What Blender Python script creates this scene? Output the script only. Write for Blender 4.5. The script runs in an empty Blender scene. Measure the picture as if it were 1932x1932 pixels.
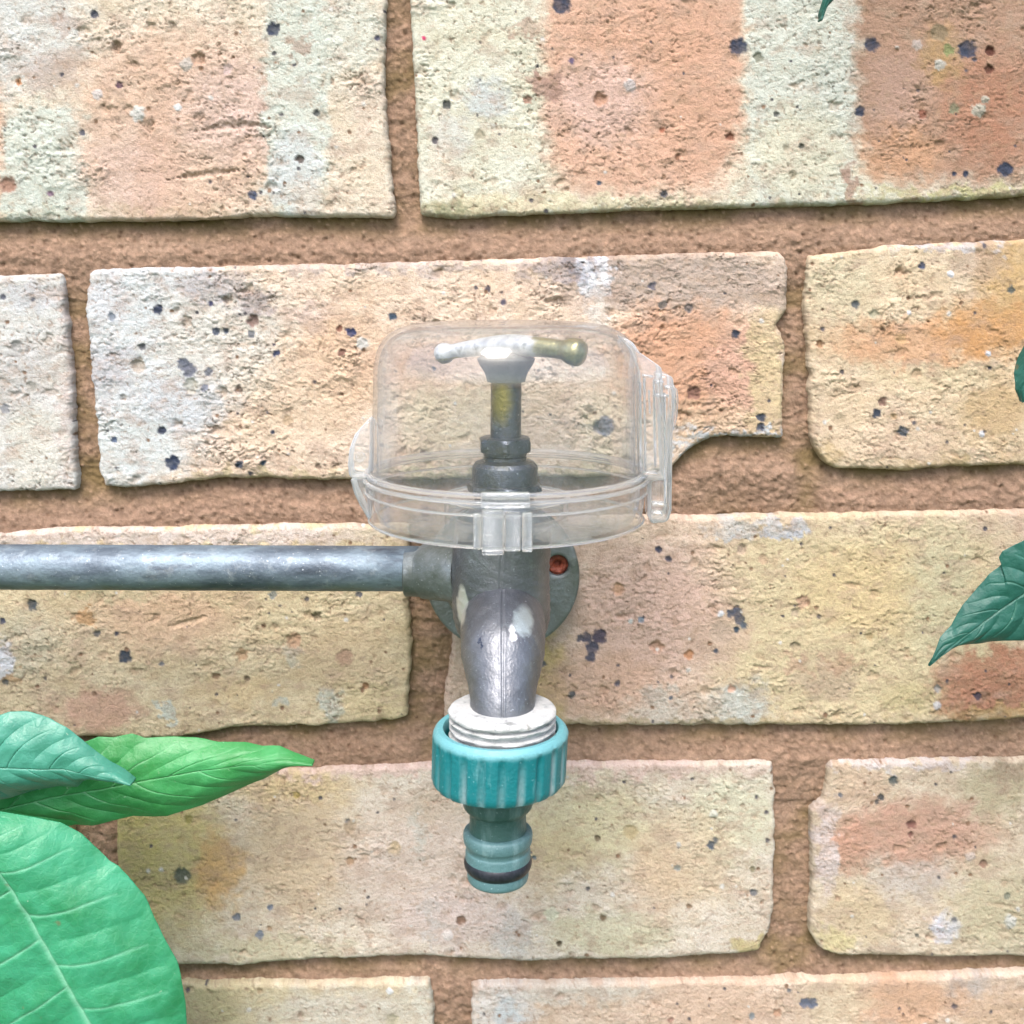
import bpy, bmesh, math, random
import numpy as np
from mathutils import Vector, Matrix
R = math.radians
S = bpy.context.scene
COL = S.collection

# ------------------------------------------------------------------ camera, sky, sun, exposure
F_PX, HALF = 2200.0, 966.0          # focal length and half width of the frame, in units of 1/1932 of its width
PITCH, DIST = R(11.5), 0.361
cam_loc = Vector((0, -DIST*math.cos(PITCH), DIST*math.sin(PITCH)))
cam = bpy.data.objects.new('camera', bpy.data.cameras.new('camera')); COL.objects.link(cam)
cam.location = cam_loc; cam.rotation_euler = (R(90)-PITCH, 0, 0)
cam.data.sensor_width = 36; cam.data.lens = 36*F_PX/1932
cam.data.clip_start = 0.005; cam.data.clip_end = 500
cam.data.dof.use_dof = True; cam.data.dof.focus_distance = 0.325; cam.data.dof.aperture_fstop = 25
S.camera = cam

W = bpy.data.worlds.new('World'); S.world = W; W.use_nodes = True
wn = W.node_tree
bg = wn.nodes['Background']
sky = wn.nodes.new('ShaderNodeTexSky'); sky.sky_type = 'NISHITA'; sky.sun_disc = False
SUN_EL, SUN_AZ = R(56), R(192)      # azimuth from +Y clockwise: a veiled sun in front of the wall, high, slightly left
sky.sun_elevation = SUN_EL; sky.sun_rotation = SUN_AZ
sky.air_density = 1.0; sky.dust_density = 4.0; sky.ozone_density = 1.0
wn.links.new(sky.outputs['Color'], bg.inputs['Color']); bg.inputs['Strength'].default_value = 0.15
sd = bpy.data.lights.new('sun', 'SUN'); sd.energy = 1.25; sd.angle = R(24); sd.color = (1.0, 0.985, 0.965)
sun = bpy.data.objects.new('sun', sd); COL.objects.link(sun)
sdir = Vector((math.sin(SUN_AZ)*math.cos(SUN_EL), math.cos(SUN_AZ)*math.cos(SUN_EL), math.sin(SUN_EL)))
sun.rotation_euler = sdir.to_track_quat('Z', 'Y').to_euler(); sun.location = sdir*3
S.view_settings.view_transform = 'Standard'; S.view_settings.look = 'None'
S.view_settings.gamma = 1; S.view_settings.use_curve_mapping = False
S.view_settings.exposure = 1.42
S.cycles.use_denoising = True; S.cycles.denoising_prefilter = 'ACCURATE'
S.cycles.max_bounces = 14; S.cycles.transmission_bounces = 12; S.cycles.transparent_max_bounces = 16
S.cycles.sample_clamp_indirect = 6

# ------------------------------------------------------------------ measuring: picture row/column <-> place
fwd = Vector((0, math.cos(PITCH), -math.sin(PITCH))); upv = Vector((0, math.sin(PITCH), math.cos(PITCH)))
def at(x, y, Y=0.0):
    """the point on the vertical plane Y that is seen at column x, row y"""
    d = fwd + Vector((1, 0, 0))*((x-HALF)/F_PX) - upv*((y-HALF)/F_PX)
    return cam_loc + d*((Y-cam_loc.y)/d.y)
def at_np(x, y, Y=0.0):
    a = (x-HALF)/F_PX; b = (y-HALF)/F_PX
    dy = fwd.y - upv.y*b; dz = fwd.z - upv.z*b
    t = (Y-cam_loc.y)/dy
    return a*t, cam_loc.z + dz*t
def scale_at(p):
    return F_PX/((p-cam_loc).dot(fwd))

# ------------------------------------------------------------------ noise (numpy)
rng = np.random.RandomState(7)
PERM = rng.permutation(512); PERM = np.concatenate([PERM, PERM])
GA = rng.rand(512)*2*math.pi; GX, GY = np.cos(GA), np.sin(GA); RV = rng.rand(512); RV2 = rng.rand(512); RV3 = rng.rand(512)
def hsh(i, j): return PERM[(PERM[i & 511] + j) & 511]
def gnoise(x, y):
    i = np.floor(x).astype(np.int64); j = np.floor(y).astype(np.int64)
    fx = x-i; fy = y-j
    u = fx*fx*fx*(fx*(fx*6-15)+10); v = fy*fy*fy*(fy*(fy*6-15)+10)
    def g(a, b):
        h = hsh(i+a, j+b); return GX[h]*(fx-a)+GY[h]*(fy-b)
    n0 = g(0, 0); n1 = g(1, 0); n2 = g(0, 1); n3 = g(1, 1)
    a = n0+(n1-n0)*u; b = n2+(n3-n2)*u
    return (a+(b-a)*v)*1.5
def fbm(x, y, o=4, g=0.5):
    s = 0; a = 1.0; t = 0
    for k in range(o):
        s = s+a*gnoise(x+k*37.3, y-k*19.7); t += a; a *= g; x = x*2.03; y = y*2.03
    return s/t
def worley(x, y):
    """distance to the nearest jittered point and that point's random value"""
    i = np.floor(x).astype(np.int64); j = np.floor(y).astype(np.int64)
    best = np.full(x.shape, 9.0); val = np.zeros(x.shape)
    for a in (-1, 0, 1):
        for b in (-1, 0, 1):
            h = hsh(i+a, j+b)
            d = np.hypot(i+a+RV[h]-x, j+b+RV2[h]-y)
            m = d < best; best = np.where(m, d, best); val = np.where(m, RV3[h], val)
    return best, val
def sst(a, b, x):
    t = np.clip((x-a)/(b-a), 0, 1); return t*t*(3-2*t)

def lin(c):
    c = np.array(c, float)/255
    return np.where(c <= 0.04045, c/12.92, ((c+0.055)/1.055)**2.4)
KA = 0.56                                   # real albedo of a surface that reads as full white in the picture
def alb(c, k=KA): return lin(c)*k

# ------------------------------------------------------------------ object helpers
def link(o, parent=None):
    COL.objects.link(o)
    if parent is not None: o.parent = parent
    return o
def empty(name, label, cat, loc=(0, 0, 0), group=None):
    o = bpy.data.objects.new(name, None); COL.objects.link(o); o.location = loc
    o.empty_display_size = 0.01
    o['label'] = label; o['category'] = cat
    if group: o['group'] = group
    return o
def finish(name, me, mat, parent=None, smooth=True):
    o = bpy.data.objects.new(name, me); link(o, parent)
    if parent is not None: o.matrix_parent_inverse = Matrix.Translation(parent.location).inverted()
    if mat: me.materials.append(mat)
    if smooth: me.shade_smooth()
    return o
def mesh_py(name, verts, faces, mat, parent=None, smooth=True):
    me = bpy.data.meshes.new(name); me.from_pydata([tuple(v) for v in verts], [], faces); me.update()
    bm = bmesh.new(); bm.from_mesh(me); bmesh.ops.recalc_face_normals(bm, faces=bm.faces); bm.to_mesh(me); bm.free()
    return finish(name, me, mat, parent, smooth)
def grid_mesh(name, X, Y, Z, rgb, mat, parent, keep=None):
    n, m = X.shape
    me = bpy.data.meshes.new(name)
    co = np.stack([X, Y, Z], -1).reshape(-1, 3)
    idx = np.arange(n*m).reshape(n, m)
    q = np.stack([idx[:-1, :-1], idx[1:, :-1], idx[1:, 1:], idx[:-1, 1:]], -1).reshape(-1, 4)
    if keep is not None:
        q = q[keep[:-1, :-1].ravel() | keep[1:, 1:].ravel()]
        used = np.zeros(n*m, bool); used[q.ravel()] = True
        remap = np.cumsum(used)-1; q = remap[q]; co = co[used]
        rgb = None if rgb is None else rgb.reshape(-1, 3)[used]
    elif rgb is not None: rgb = rgb.reshape(-1, 3)
    me.vertices.add(len(co)); me.vertices.foreach_set('co', co.astype(np.float32).ravel())
    me.loops.add(q.size); me.loops.foreach_set('vertex_index', q.astype(np.int32).ravel())
    me.polygons.add(len(q)); me.polygons.foreach_set('loop_start', (np.arange(len(q))*4).astype(np.int32))
    me.update(calc_edges=True)
    if rgb is not None:
        a = me.color_attributes.new('tint', 'FLOAT_COLOR', 'POINT')
        a.data.foreach_set('color', np.concatenate([rgb, np.ones((len(rgb), 1))], 1).astype(np.float32).ravel())
    me.validate()
    return finish(name, me, mat, parent)

# ------------------------------------------------------------------ materials
class M:
    def __init__(s, name):
        s.m = bpy.data.materials.new(name); s.m.use_nodes = True
        s.t = s.m.node_tree; s.n = s.t.nodes; s.b = s.n['Principled BSDF']
        s.pos = s.n.new('ShaderNodeNewGeometry').outputs['Position']
    def lk(s, a, b): s.t.links.new(a, b)
    def noise(s, scale, detail=4, rough=0.55, stretch=None):
        v = s.pos
        if stretch:
            mp = s.n.new('ShaderNodeMapping'); mp.inputs['Scale'].default_value = stretch; s.lk(v, mp.inputs['Vector']); v = mp.outputs[0]
        t = s.n.new('ShaderNodeTexNoise'); t.inputs['Scale'].default_value = scale
        t.inputs['Detail'].default_value = detail; t.inputs['Roughness'].default_value = rough
        s.lk(v, t.inputs['Vector']); return t.outputs['Fac']
    def ramp(s, fac, stops):
        r = s.n.new('ShaderNodeValToRGB'); e = r.color_ramp.elements
        while len(e) < len(stops): e.new(0.5)
        for k, (p, c) in enumerate(stops):
            e[k].position = p
            e[k].color = (c, c, c, 1) if np.isscalar(c) else (*c, 1)
        s.lk(fac, r.inputs['Fac']); return r.outputs['Color']
    def mix(s, fac, a, b, mode='MIX'):
        x = s.n.new('ShaderNodeMix'); x.data_type = 'RGBA'; x.blend_type = mode
        for v, k in ((fac, 0), (a, 6), (b, 7)):
            if hasattr(v, 'is_output'): s.lk(v, x.inputs[k])
            elif k == 0: x.inputs[k].default_value = v
            else: x.inputs[k].default_value = (*v, 1)
        return x.outputs[2]
    def bump(s, h, dist, strength=1.0, prev=None):
        b = s.n.new('ShaderNodeBump'); b.inputs['Distance'].default_value = dist; b.inputs['Strength'].default_value = strength
        s.lk(h, b.inputs['Height'])
        if prev is not None: s.lk(prev, b.inputs['Normal'])
        return b.outputs['Normal']
    def set(s, **k):
        for a, v in k.items():
            i = s.b.inputs[a.replace('_', ' ')]
            if hasattr(v, 'is_output'): s.lk(v, i)
            elif isinstance(v, (tuple, list, np.ndarray)) and len(v) == 3 and i.type == 'RGBA': i.default_value = (*v, 1)
            else: i.default_value = v
        return s

def masonry(name, bumpd, rough):
    m = M(name)
    a = m.n.new('ShaderNodeAttribute'); a.attribute_name = 'tint'
    n1 = m.noise(2600, 3, 0.6); n2 = m.noise(900, 5, 0.7)
    g = m.ramp(n1, [(0.3, 0.83), (0.5, 1.0), (0.75, 1.1)])
    c = m.mix(1.0, a.outputs['Color'], g, 'MULTIPLY')
    h = m.ramp(n2, [(0.28, 0.80), (0.45, 1.0), (0.8, 1.06)])
    c = m.mix(0.8, c, h, 'MULTIPLY')
    b = m.bump(n2, bumpd, 0.8); b = m.bump(n1, bumpd*0.3, 0.7, b)
    m.set(Base_Color=c, Roughness=rough, Normal=b); m.b.inputs['Specular IOR Level'].default_value = 0.25
    return m.m
brick_mat = masonry('weathered_brick', 0.0007, 0.9)
mortar_mat = masonry('sandy_mortar', 0.0009, 0.95)

# ------------------------------------------------------------------ the brick wall
wall = empty('brick_wall', 'weathered buff and orange brick wall with recessed brown mortar joints', 'wall')

CREAM = (236, 230, 208); GREENISH = (226, 230, 212); YELLOW = (236, 224, 186); PEACH = (241, 220, 196); ORANGE = (230, 186, 156)
DEEP = (216, 164, 130); PINK = (232, 204, 192); WHITE = (233, 232, 222); GREY = (176, 168, 162); TAN = (224, 202, 172)
OCHRE = (206, 188, 112); BROWN = (178, 140, 118); DARK = (68, 74, 90); MOSS = (150, 146, 96); PALE = (218, 222, 220)

def pw(pts, t):
    p = np.array(pts, float); return np.interp(t, p[:, 0], p[:, 1])

# each brick: left(y), right(y), top(x), bottom(x) edges; base colour; zones; spots
# zone = (x, y, rx, ry, colour, strength, softness, squareness)   spot = (x, y, r, colour, depth mm)
BR = []
def brick(**k): BR.append(k)
brick(L=[(0, -600)], Rr=[(-60, 727), (0, 728), (150, 724), (420, 745)], T=[(0, -46)], B=[(0, 419), (300, 417), (520, 409), (740, 411)], base=(238, 222, 196), rough=1.2,
  Z=[(-320, 200, 330, 300, ORANGE, .8, .1, 4), (85, 320, 78, 120, GREENISH, 1, .12, 4), (40, 60, 120, 110, (228, 228, 218), .9, .5, 2), (330, 240, 180, 190, ORANGE, .62, .3, 3), (450, 210, 110, 90, PINK, .5, .8, 2),
     (250, 330, 80, 80, PINK, .4, .8, 2), (560, 190, 62, 240, GREENISH, .9, .15, 4), (555, 330, 50, 90, (224, 228, 224), .7, .4, 2), (95, 135, 60, 40, BROWN, .45, .7, 2), (130, 45, 35, 15, BROWN, .4, .6, 2), (640, 60, 90, 70, GREENISH, .7, .4, 2),
     (570, 85, 26, 18, BROWN, .6, .4, 2), (690, 200, 30, 60, PEACH, .8, .4, 2), (600, 372, 60, 30, TAN, .5, .6, 2), (300, 300, 40, 150, DEEP, .25, .7, 2), (180, 400, 300, 10, MOSS, .25, .8, 2)],
  P=[(178, 28, 8, DARK, .4), (515, 55, 13, DARK, .5), (597, 213, 7, (80, 84, 84), .6), (477, 368, 9, (84, 92, 110), .3), (225, 160, 7, (110, 80, 95), .3), (155, 250, 6, (100, 100, 110), .3), (260, 215, 14, (222, 220, 208), -.5), (352, 122, 13, (205, 195, 180), -.3),
     (335, 203, 7, (240, 240, 235), -.4), (220, 88, 12, (150, 118, 88), 1.6), (374, 110, 14, (188, 146, 116), 1.2), (185, 178, 10, (225, 215, 205), -.3), (565, 300, 8, (110, 100, 92), .8), (430, 130, 10, PINK, .5), (15, 350, 16, BROWN, .9), (35, 155, 7, (200, 150, 110), .3), (95, 365, 6, (150, 120, 140), .2), (712, 72, 5, (90, 90, 110), .3)],
  G=[((372, 248), (440, 232), (520, 240), 9, 1.6), ((318, 338), (390, 328), (460, 320), 8, 1.8)])
brick(L=[(-60, 771), (0, 773), (200, 783), (415, 793)], Rr=[(0, 2113)], T=[(0, -46)], B=[(780, 406), (860, 412), (1100, 400), (1400, 392), (1620, 386), (1932, 370), (2113, 360)], base=(232, 228, 202), rough=1.0,
  Z=[(1215, 60, 190, 312, ORANGE, 1, .16, 5), (1240, 60, 160, 60, DEEP, .35, .5, 2), (1140, 190, 90, 80, PINK, .45, .6, 2), (1300, 200, 80, 120, DEEP, .35, .6, 2), (1515, 150, 105, 260, (224, 226, 208), 1, .12, 5), (1510, 290, 90, 90, YELLOW, .5, .5, 2), (1800, 50, 188, 302, (184, 148, 122), 1, .14, 5),  # far-right orange zone also painted darker for the weaker light there
     (1870, 210, 90, 100, (186, 128, 98), .6, .7, 2), (1700, 290, 80, 50, (220, 170, 130), .7, .6, 2), (1690, 170, 50, 70, (200, 165, 145), .6, .6, 2), (1030, 162, 38, 22, (180, 146, 128), .85, .25, 2), (985, 52, 36, 14, BROWN, .6, .3, 2), (1605, 352, 17, 34, BROWN, .8, .3, 2), (920, 190, 45, 35, (214, 220, 214), .8, .5, 2), (850, 260, 40, 40, (214, 214, 208), .5, .6, 2),
     (1780, 110, 40, 50, (190, 156, 96), .55, .6, 2), (860, 398, 70, 18, MOSS, .7, .5, 2), (1250, 396, 400, 9, MOSS, .65, .7, 2), (1850, 366, 220, 10, (196, 190, 130), .7, .6, 2), (1100, 385, 260, 18, YELLOW, .7, .5, 2), (830, 300, 30, 60, PEACH, .4, .6, 2), (960, 380, 120, 20, YELLOW, .7, .6, 2)],
  P=[(1060, 8, 18, DARK, .4), (1393, 88, 17, DARK, .4), (1644, 84, 14, DARK, .4), (1825, 93, 18, DARK, .5), (1623, 211, 10, DARK, .4), (1897, 320, 15, DARK, .4), (1822, 328, 5, DARK, .3), (1800, 328, 4, DARK, .3), (1253, 366, 7, (100, 100, 104), .4), (843, 197, 9, (76, 80, 80), .7), (1188, 161, 12, (214, 204, 196), -.4), (1845, 208, 13, (190, 186, 166), -.5), (1858, 188, 8, (190, 186, 166), -.5),
     (1773, 121, 11, (196, 192, 178), -.3), (1868, 96, 10, (104, 66, 54), 1.0), (1866, 130, 9, (110, 70, 56), 1.0), (1377, 258, 9, (150, 100, 78), .8), (1132, 187, 14, (190, 136, 96), 1.5), (1278, 296, 6, (150, 110, 84), .6), (1250, 245, 5, (170, 110, 84), .5), (1740, 215, 9, (150, 100, 80), .7), (1772, 62, 16, (160, 140, 110), .4), (1790, 95, 11, (150, 156, 104), .2), (1730, 85, 10, (206, 190, 176), -.3),
     (1465, 215, 6, (110, 110, 104), .5), (1430, 108, 10, (150, 150, 130), .6), (1483, 280, 7, (196, 186, 160), .6), (1495, 330, 8, (190, 178, 150), .4), (1513, 275, 5, (76, 80, 70), .7), (800, 72, 4, (224, 80, 120), 0), (995, 188, 8, BROWN, .4), (820, 265, 7, (110, 104, 104), .6), (1078, 115, 5, (110, 96, 120), .2), (1130, 345, 4, (90, 100, 110), .3), (905, 255, 10, (188, 178, 150), .4), (1800, 205, 10, (140, 140, 110), .3)],
  G=[((1012, 45), (1085, 46), (1190, 44), 3, .6), ((905, 245), (960, 238), (1030, 250), 4, .5), ((1207, 20), (1204, 200), (1206, 360), 3, .5)])
brick(L=[(0, -1195)], Rr=[(500, 112), (560, 120), (700, 132), (930, 144)], T=[(0, 520), (130, 515)], B=[(0, 928), (150, 925)], base=(230, 227, 216), rough=1.0,
  Z=[(40, 700, 60, 90, GREY, .35, .7, 2), (60, 850, 60, 80, CREAM, .6, .6, 2), (130, 700, 16, 200, PINK, .4, .6, 2), (20, 600, 60, 50, WHITE, .7, .5, 2), (60, 560, 60, 30, (205, 205, 208), .5, .6, 2)],
  P=[(30, 650, 10, (170, 168, 160), .5), (5, 560, 5, (110, 112, 120), .3), (62, 565, 4, (110, 112, 120), .3), (10, 770, 9, (160, 160, 160), .3), (60, 730, 10, (190, 184, 170), .4)], G=[])
brick(L=[(500, 164), (540, 158), (640, 166), (700, 172), (780, 180), (890, 186), (920, 196)], Rr=[(470, 1481), (500, 1487), (600, 1486), (650, 1470), (700, 1482), (830, 1479)], T=[(160, 516), (190, 507), (700, 496), (1000, 487), (1400, 474), (1470, 476), (1490, 486)],
  B=[(180, 916), (220, 921), (320, 915), (420, 902), (560, 906), (700, 907), (1200, 900), (1268, 882), (1300, 850), (1345, 824), (1390, 822), (1490, 829)], base=(242, 216, 188), rough=1.7,
  Z=[(270, 640, 140, 230, (230, 233, 228), 1, .4, 3), (240, 850, 100, 80, (230, 234, 226), .9, .5, 2), (420, 640, 120, 120, (236, 230, 214), .8, .5, 2), (340, 760, 100, 50, (216, 218, 216), .7, .5, 2), (200, 700, 50, 50, (202, 198, 196), .7, .5, 2), (200, 560, 40, 50, (226, 226, 224), .7, .5, 2),
     (400, 540, 70, 34, (186, 180, 180), .65, .5, 2), (480, 575, 34, 24, (170, 158, 156), .7, .5, 2), (590, 600, 40, 34, (200, 180, 168), .6, .6, 2), (700, 500, 240, 14, (190, 180, 174), .6, .6, 2), (1280, 530, 230, 56, (186, 168, 152), .8, .5, 3), (1060, 505, 90, 20, (170, 160, 156), .7, .5, 2), (650, 680, 110, 90, (240, 200, 160), .6, .6, 2), (540, 780, 100, 100, (240, 214, 180), .5, .6, 2),
     (1290, 690, 130, 110, (228, 176, 140), .95, .4, 3), (1390, 700, 60, 80, (228, 184, 160), .6, .5, 2), (1445, 720, 36, 130, (228, 204, 158), .9, .4, 3), (1340, 800, 120, 40, (226, 196, 160), .6, .6, 2), (1120, 530, 36, 30, (250, 250, 250), 1, .2, 2), (1128, 500, 26, 14, (250, 250, 250), .8, .3, 2), (1100, 515, 30, 16, (110, 112, 122), .5, .5, 2), (1130, 575, 16, 50, (232, 224, 210), .6, .6, 2),
     (500, 905, 160, 12, (206, 190, 146), .7, .5, 3), (860, 770, 120, 80, (236, 222, 178), .4, .6, 2), (820, 690, 120, 50, (226, 184, 160), .5, .6, 2), (1150, 820, 50, 90, (230, 222, 180), .4, .6, 2), (1400, 820, 110, 6, PALE, .9, .4, 3), (1305, 842, 45, 8, PALE, .8, .4, 2), (900, 892, 250, 12, (180, 180, 130), .5, .6, 2)],
  P=[(298, 584, 9, DARK, .4), (211, 597, 8, (140, 148, 156), .4), (407, 625, 8, (96, 102, 112), .4), (426, 624, 5, (110, 116, 126), .3), (475, 631, 7, (126, 130, 136), .4), (662, 627, 10, (74, 78, 108), .4), (741, 597, 8, (76, 90, 104), .4), (398, 573, 5, (84, 84, 110), .3), (346, 687, 12, (118, 122, 132), .3), (357, 698, 14, (122, 124, 134), .3), (394, 702, 8, (130, 134, 142), .3), (387, 732, 7, (136, 140, 152), .3), (326, 873, 14, (66, 76, 98), .4), (305, 812, 8, DARK, .5),
     (453, 875, 8, (70, 84, 100), .4), (497, 872, 5, (80, 96, 106), .3), (515, 815, 4, DARK, .3), (521, 666, 7, (84, 90, 116), .3), (215, 829, 6, (100, 116, 140), .3), (260, 689, 15, (184, 156, 118), 1.2), (543, 793, 10, (206, 180, 146), .4), (478, 605, 12, (150, 124, 112), .9), (1141, 803, 19, (120, 124, 136), .2), (1230, 539, 8, (104, 104, 116), .4), (1387, 630, 9, (74, 78, 90), .4), (1309, 740, 13, (150, 112, 96), .9), (1437, 788, 9, (92, 96, 106), .6), (1436, 806, 8, (92, 96, 106), .6), (683, 647, 12, (216, 212, 200), -.3),
     (640, 620, 6, (160, 110, 90), .8), (645, 665, 7, (120, 80, 70), .8), (268, 655, 7, (100, 100, 104), .5), (360, 728, 14, (210, 204, 180), 1.2), (950, 570, 5, (100, 96, 110), .3), (920, 545, 6, (110, 100, 100), .4), (1300, 580, 9, (140, 130, 124), .5), (1250, 575, 8, (150, 140, 130), .4), (450, 735, 8, (150, 130, 116), .6), (800, 860, 8, (150, 120, 110), .6), (600, 880, 6, (150, 130, 110), .5), (1170, 640, 6, (200, 190, 180), -.3)], G=[((1270, 760), (1340, 775), (1400, 745), 5, .9), ((1250, 738), (1265, 720), (1290, 728), 4, .8)])
brick(L=[(470, 1523), (520, 1519), (700, 1529), (830, 1530), (870, 1545), (900, 1572)], Rr=[(0, 2860)], T=[(1520, 482), (1560, 478), (1680, 463), (1932, 452), (2860, 440)], B=[(1520, 870), (1580, 884), (1720, 889), (1790, 882), (1932, 878), (2860, 872)], base=(234, 210, 174), rough=1.3,
  Z=[(1590, 540, 70, 60, (228, 214, 178), .8, .6, 2), (1720, 645, 150, 45, (226, 172, 128), .75, .5, 2), (1880, 620, 110, 55, (216, 160, 100), .8, .5, 2), (1900, 520, 60, 60, (214, 176, 116), .8, .6, 2), (1840, 500, 60, 30, (196, 172, 150), .6, .6, 2), (1800, 460, 110, 10, (206, 200, 196), .8, .4, 3), (1760, 710, 120, 20, (228, 210, 170), .6, .5, 2), (1560, 800, 50, 80, (238, 214, 180), .7, .6, 2), (1700, 830, 100, 50, (234, 206, 176), .6, .6, 2), (1880, 780, 60, 60, (212, 180, 130), .7, .6, 2), (1840, 880, 180, 10, (170, 150, 96), .6, .6, 2), (1560, 862, 40, 16, (206, 180, 130), .7, .5, 2)],
  P=[(1740, 502, 7, (84, 90, 110), .4), (1614, 575, 8, (100, 104, 104), .5), (1665, 621, 5, (130, 104, 80), .3), (1654, 779, 9, (70, 76, 86), .4), (1704, 813, 10, (84, 94, 104), .4), (1907, 547, 8, (104, 108, 100), .4), (1724, 797, 4, DARK, .3), (1794, 517, 6, (245, 245, 248), -.5), (1715, 590, 4, (245, 245, 245), -.4), (1864, 667, 6, (232, 236, 242), -.5), (1853, 818, 6, (238, 238, 240), -.4), (1547, 650, 7, (180, 140, 104), .9), (1665, 758, 8, (140, 110, 96), .6), (1685, 785, 7, (210, 180, 140), .5), (1584, 790, 12, (212, 190, 156), .3), (1700, 640, 10, (214, 176, 130), .5), (1730, 705, 10, (214, 186, 150), .9), (1648, 592, 9, (196, 190, 160), .7), (1700, 515, 12, (214, 184, 150), .8)], G=[((1680, 508), (1705, 516), (1730, 512), 4, .7)])
brick(L=[(0, -560)], Rr=[(980, 772), (1150, 770), (1250, 778), (1370, 768)], T=[(-560, 1000), (0, 1008), (100, 996), (780, 988)], B=[(-560, 1376), (0, 1368), (130, 1392), (330, 1396), (440, 1374), (600, 1371), (740, 1362), (780, 1352)], base=(228, 208, 168), rough=1.1,
  Z=[(300, 1170, 150, 60, (228, 190, 158), .7, .6, 2), (120, 1190, 90, 60, (232, 212, 176), .6, .6, 2), (40, 1210, 60, 60, (216, 208, 180), .6, .6, 2), (5, 1240, 20, 30, (240, 240, 240), .9, .4, 2), (180, 1340, 80, 40, (224, 178, 152), .75, .5, 2), (300, 1010, 400, 22, (238, 220, 204), .9, .4, 3), (320, 1340, 12, 28, (214, 218, 200), .9, .3, 2), (622, 1330, 26, 30, (212, 214, 196), .85, .3, 2), (555, 1235, 22, 16, (212, 214, 196), .7, .4, 2), (525, 1322, 14, 10, (206, 212, 196), .8, .3, 2), (650, 1230, 100, 60, (226, 200, 160), .6, .7, 2), (700, 1330, 60, 40, (232, 212, 164), .7, .6, 2),
     (220, 1120, 100, 14, (206, 200, 160), .5, .6, 2), (160, 1165, 16, 14, (196, 150, 100), .8, .4, 2), (450, 1300, 60, 30, (236, 208, 158), .6, .6, 2), (20, 1275, 26, 12, (196, 160, 116), .8, .5, 2)],
  P=[(61, 1141, 11, (84, 92, 96), .6), (5, 1172, 6, (80, 86, 104), .5), (236, 1239, 12, (74, 82, 92), .6), (598, 1163, 10, (110, 88, 66), 1.6), (678, 1121, 6, (80, 90, 110), .4), (183, 1196, 6, (120, 116, 110), .4), (650, 1240, 16, (198, 164, 136), .4), (408, 1275, 8, (160, 130, 100), .6), (456, 1235, 12, (206, 172, 134), .6), (555, 1208, 14, (208, 170, 136), .8), (515, 1122, 8, (150, 156, 150), .3), (220, 1196, 4, DARK, .3), (10, 1287, 6, (110, 110, 104), .5), (305, 1253, 4, (120, 124, 130), .3), (690, 1295, 8, (180, 140, 104), .7), (466, 1280, 5, (120, 100, 80), .7)], G=[((320, 1182), (350, 1178), (395, 1160), 7, 1.2)])
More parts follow.
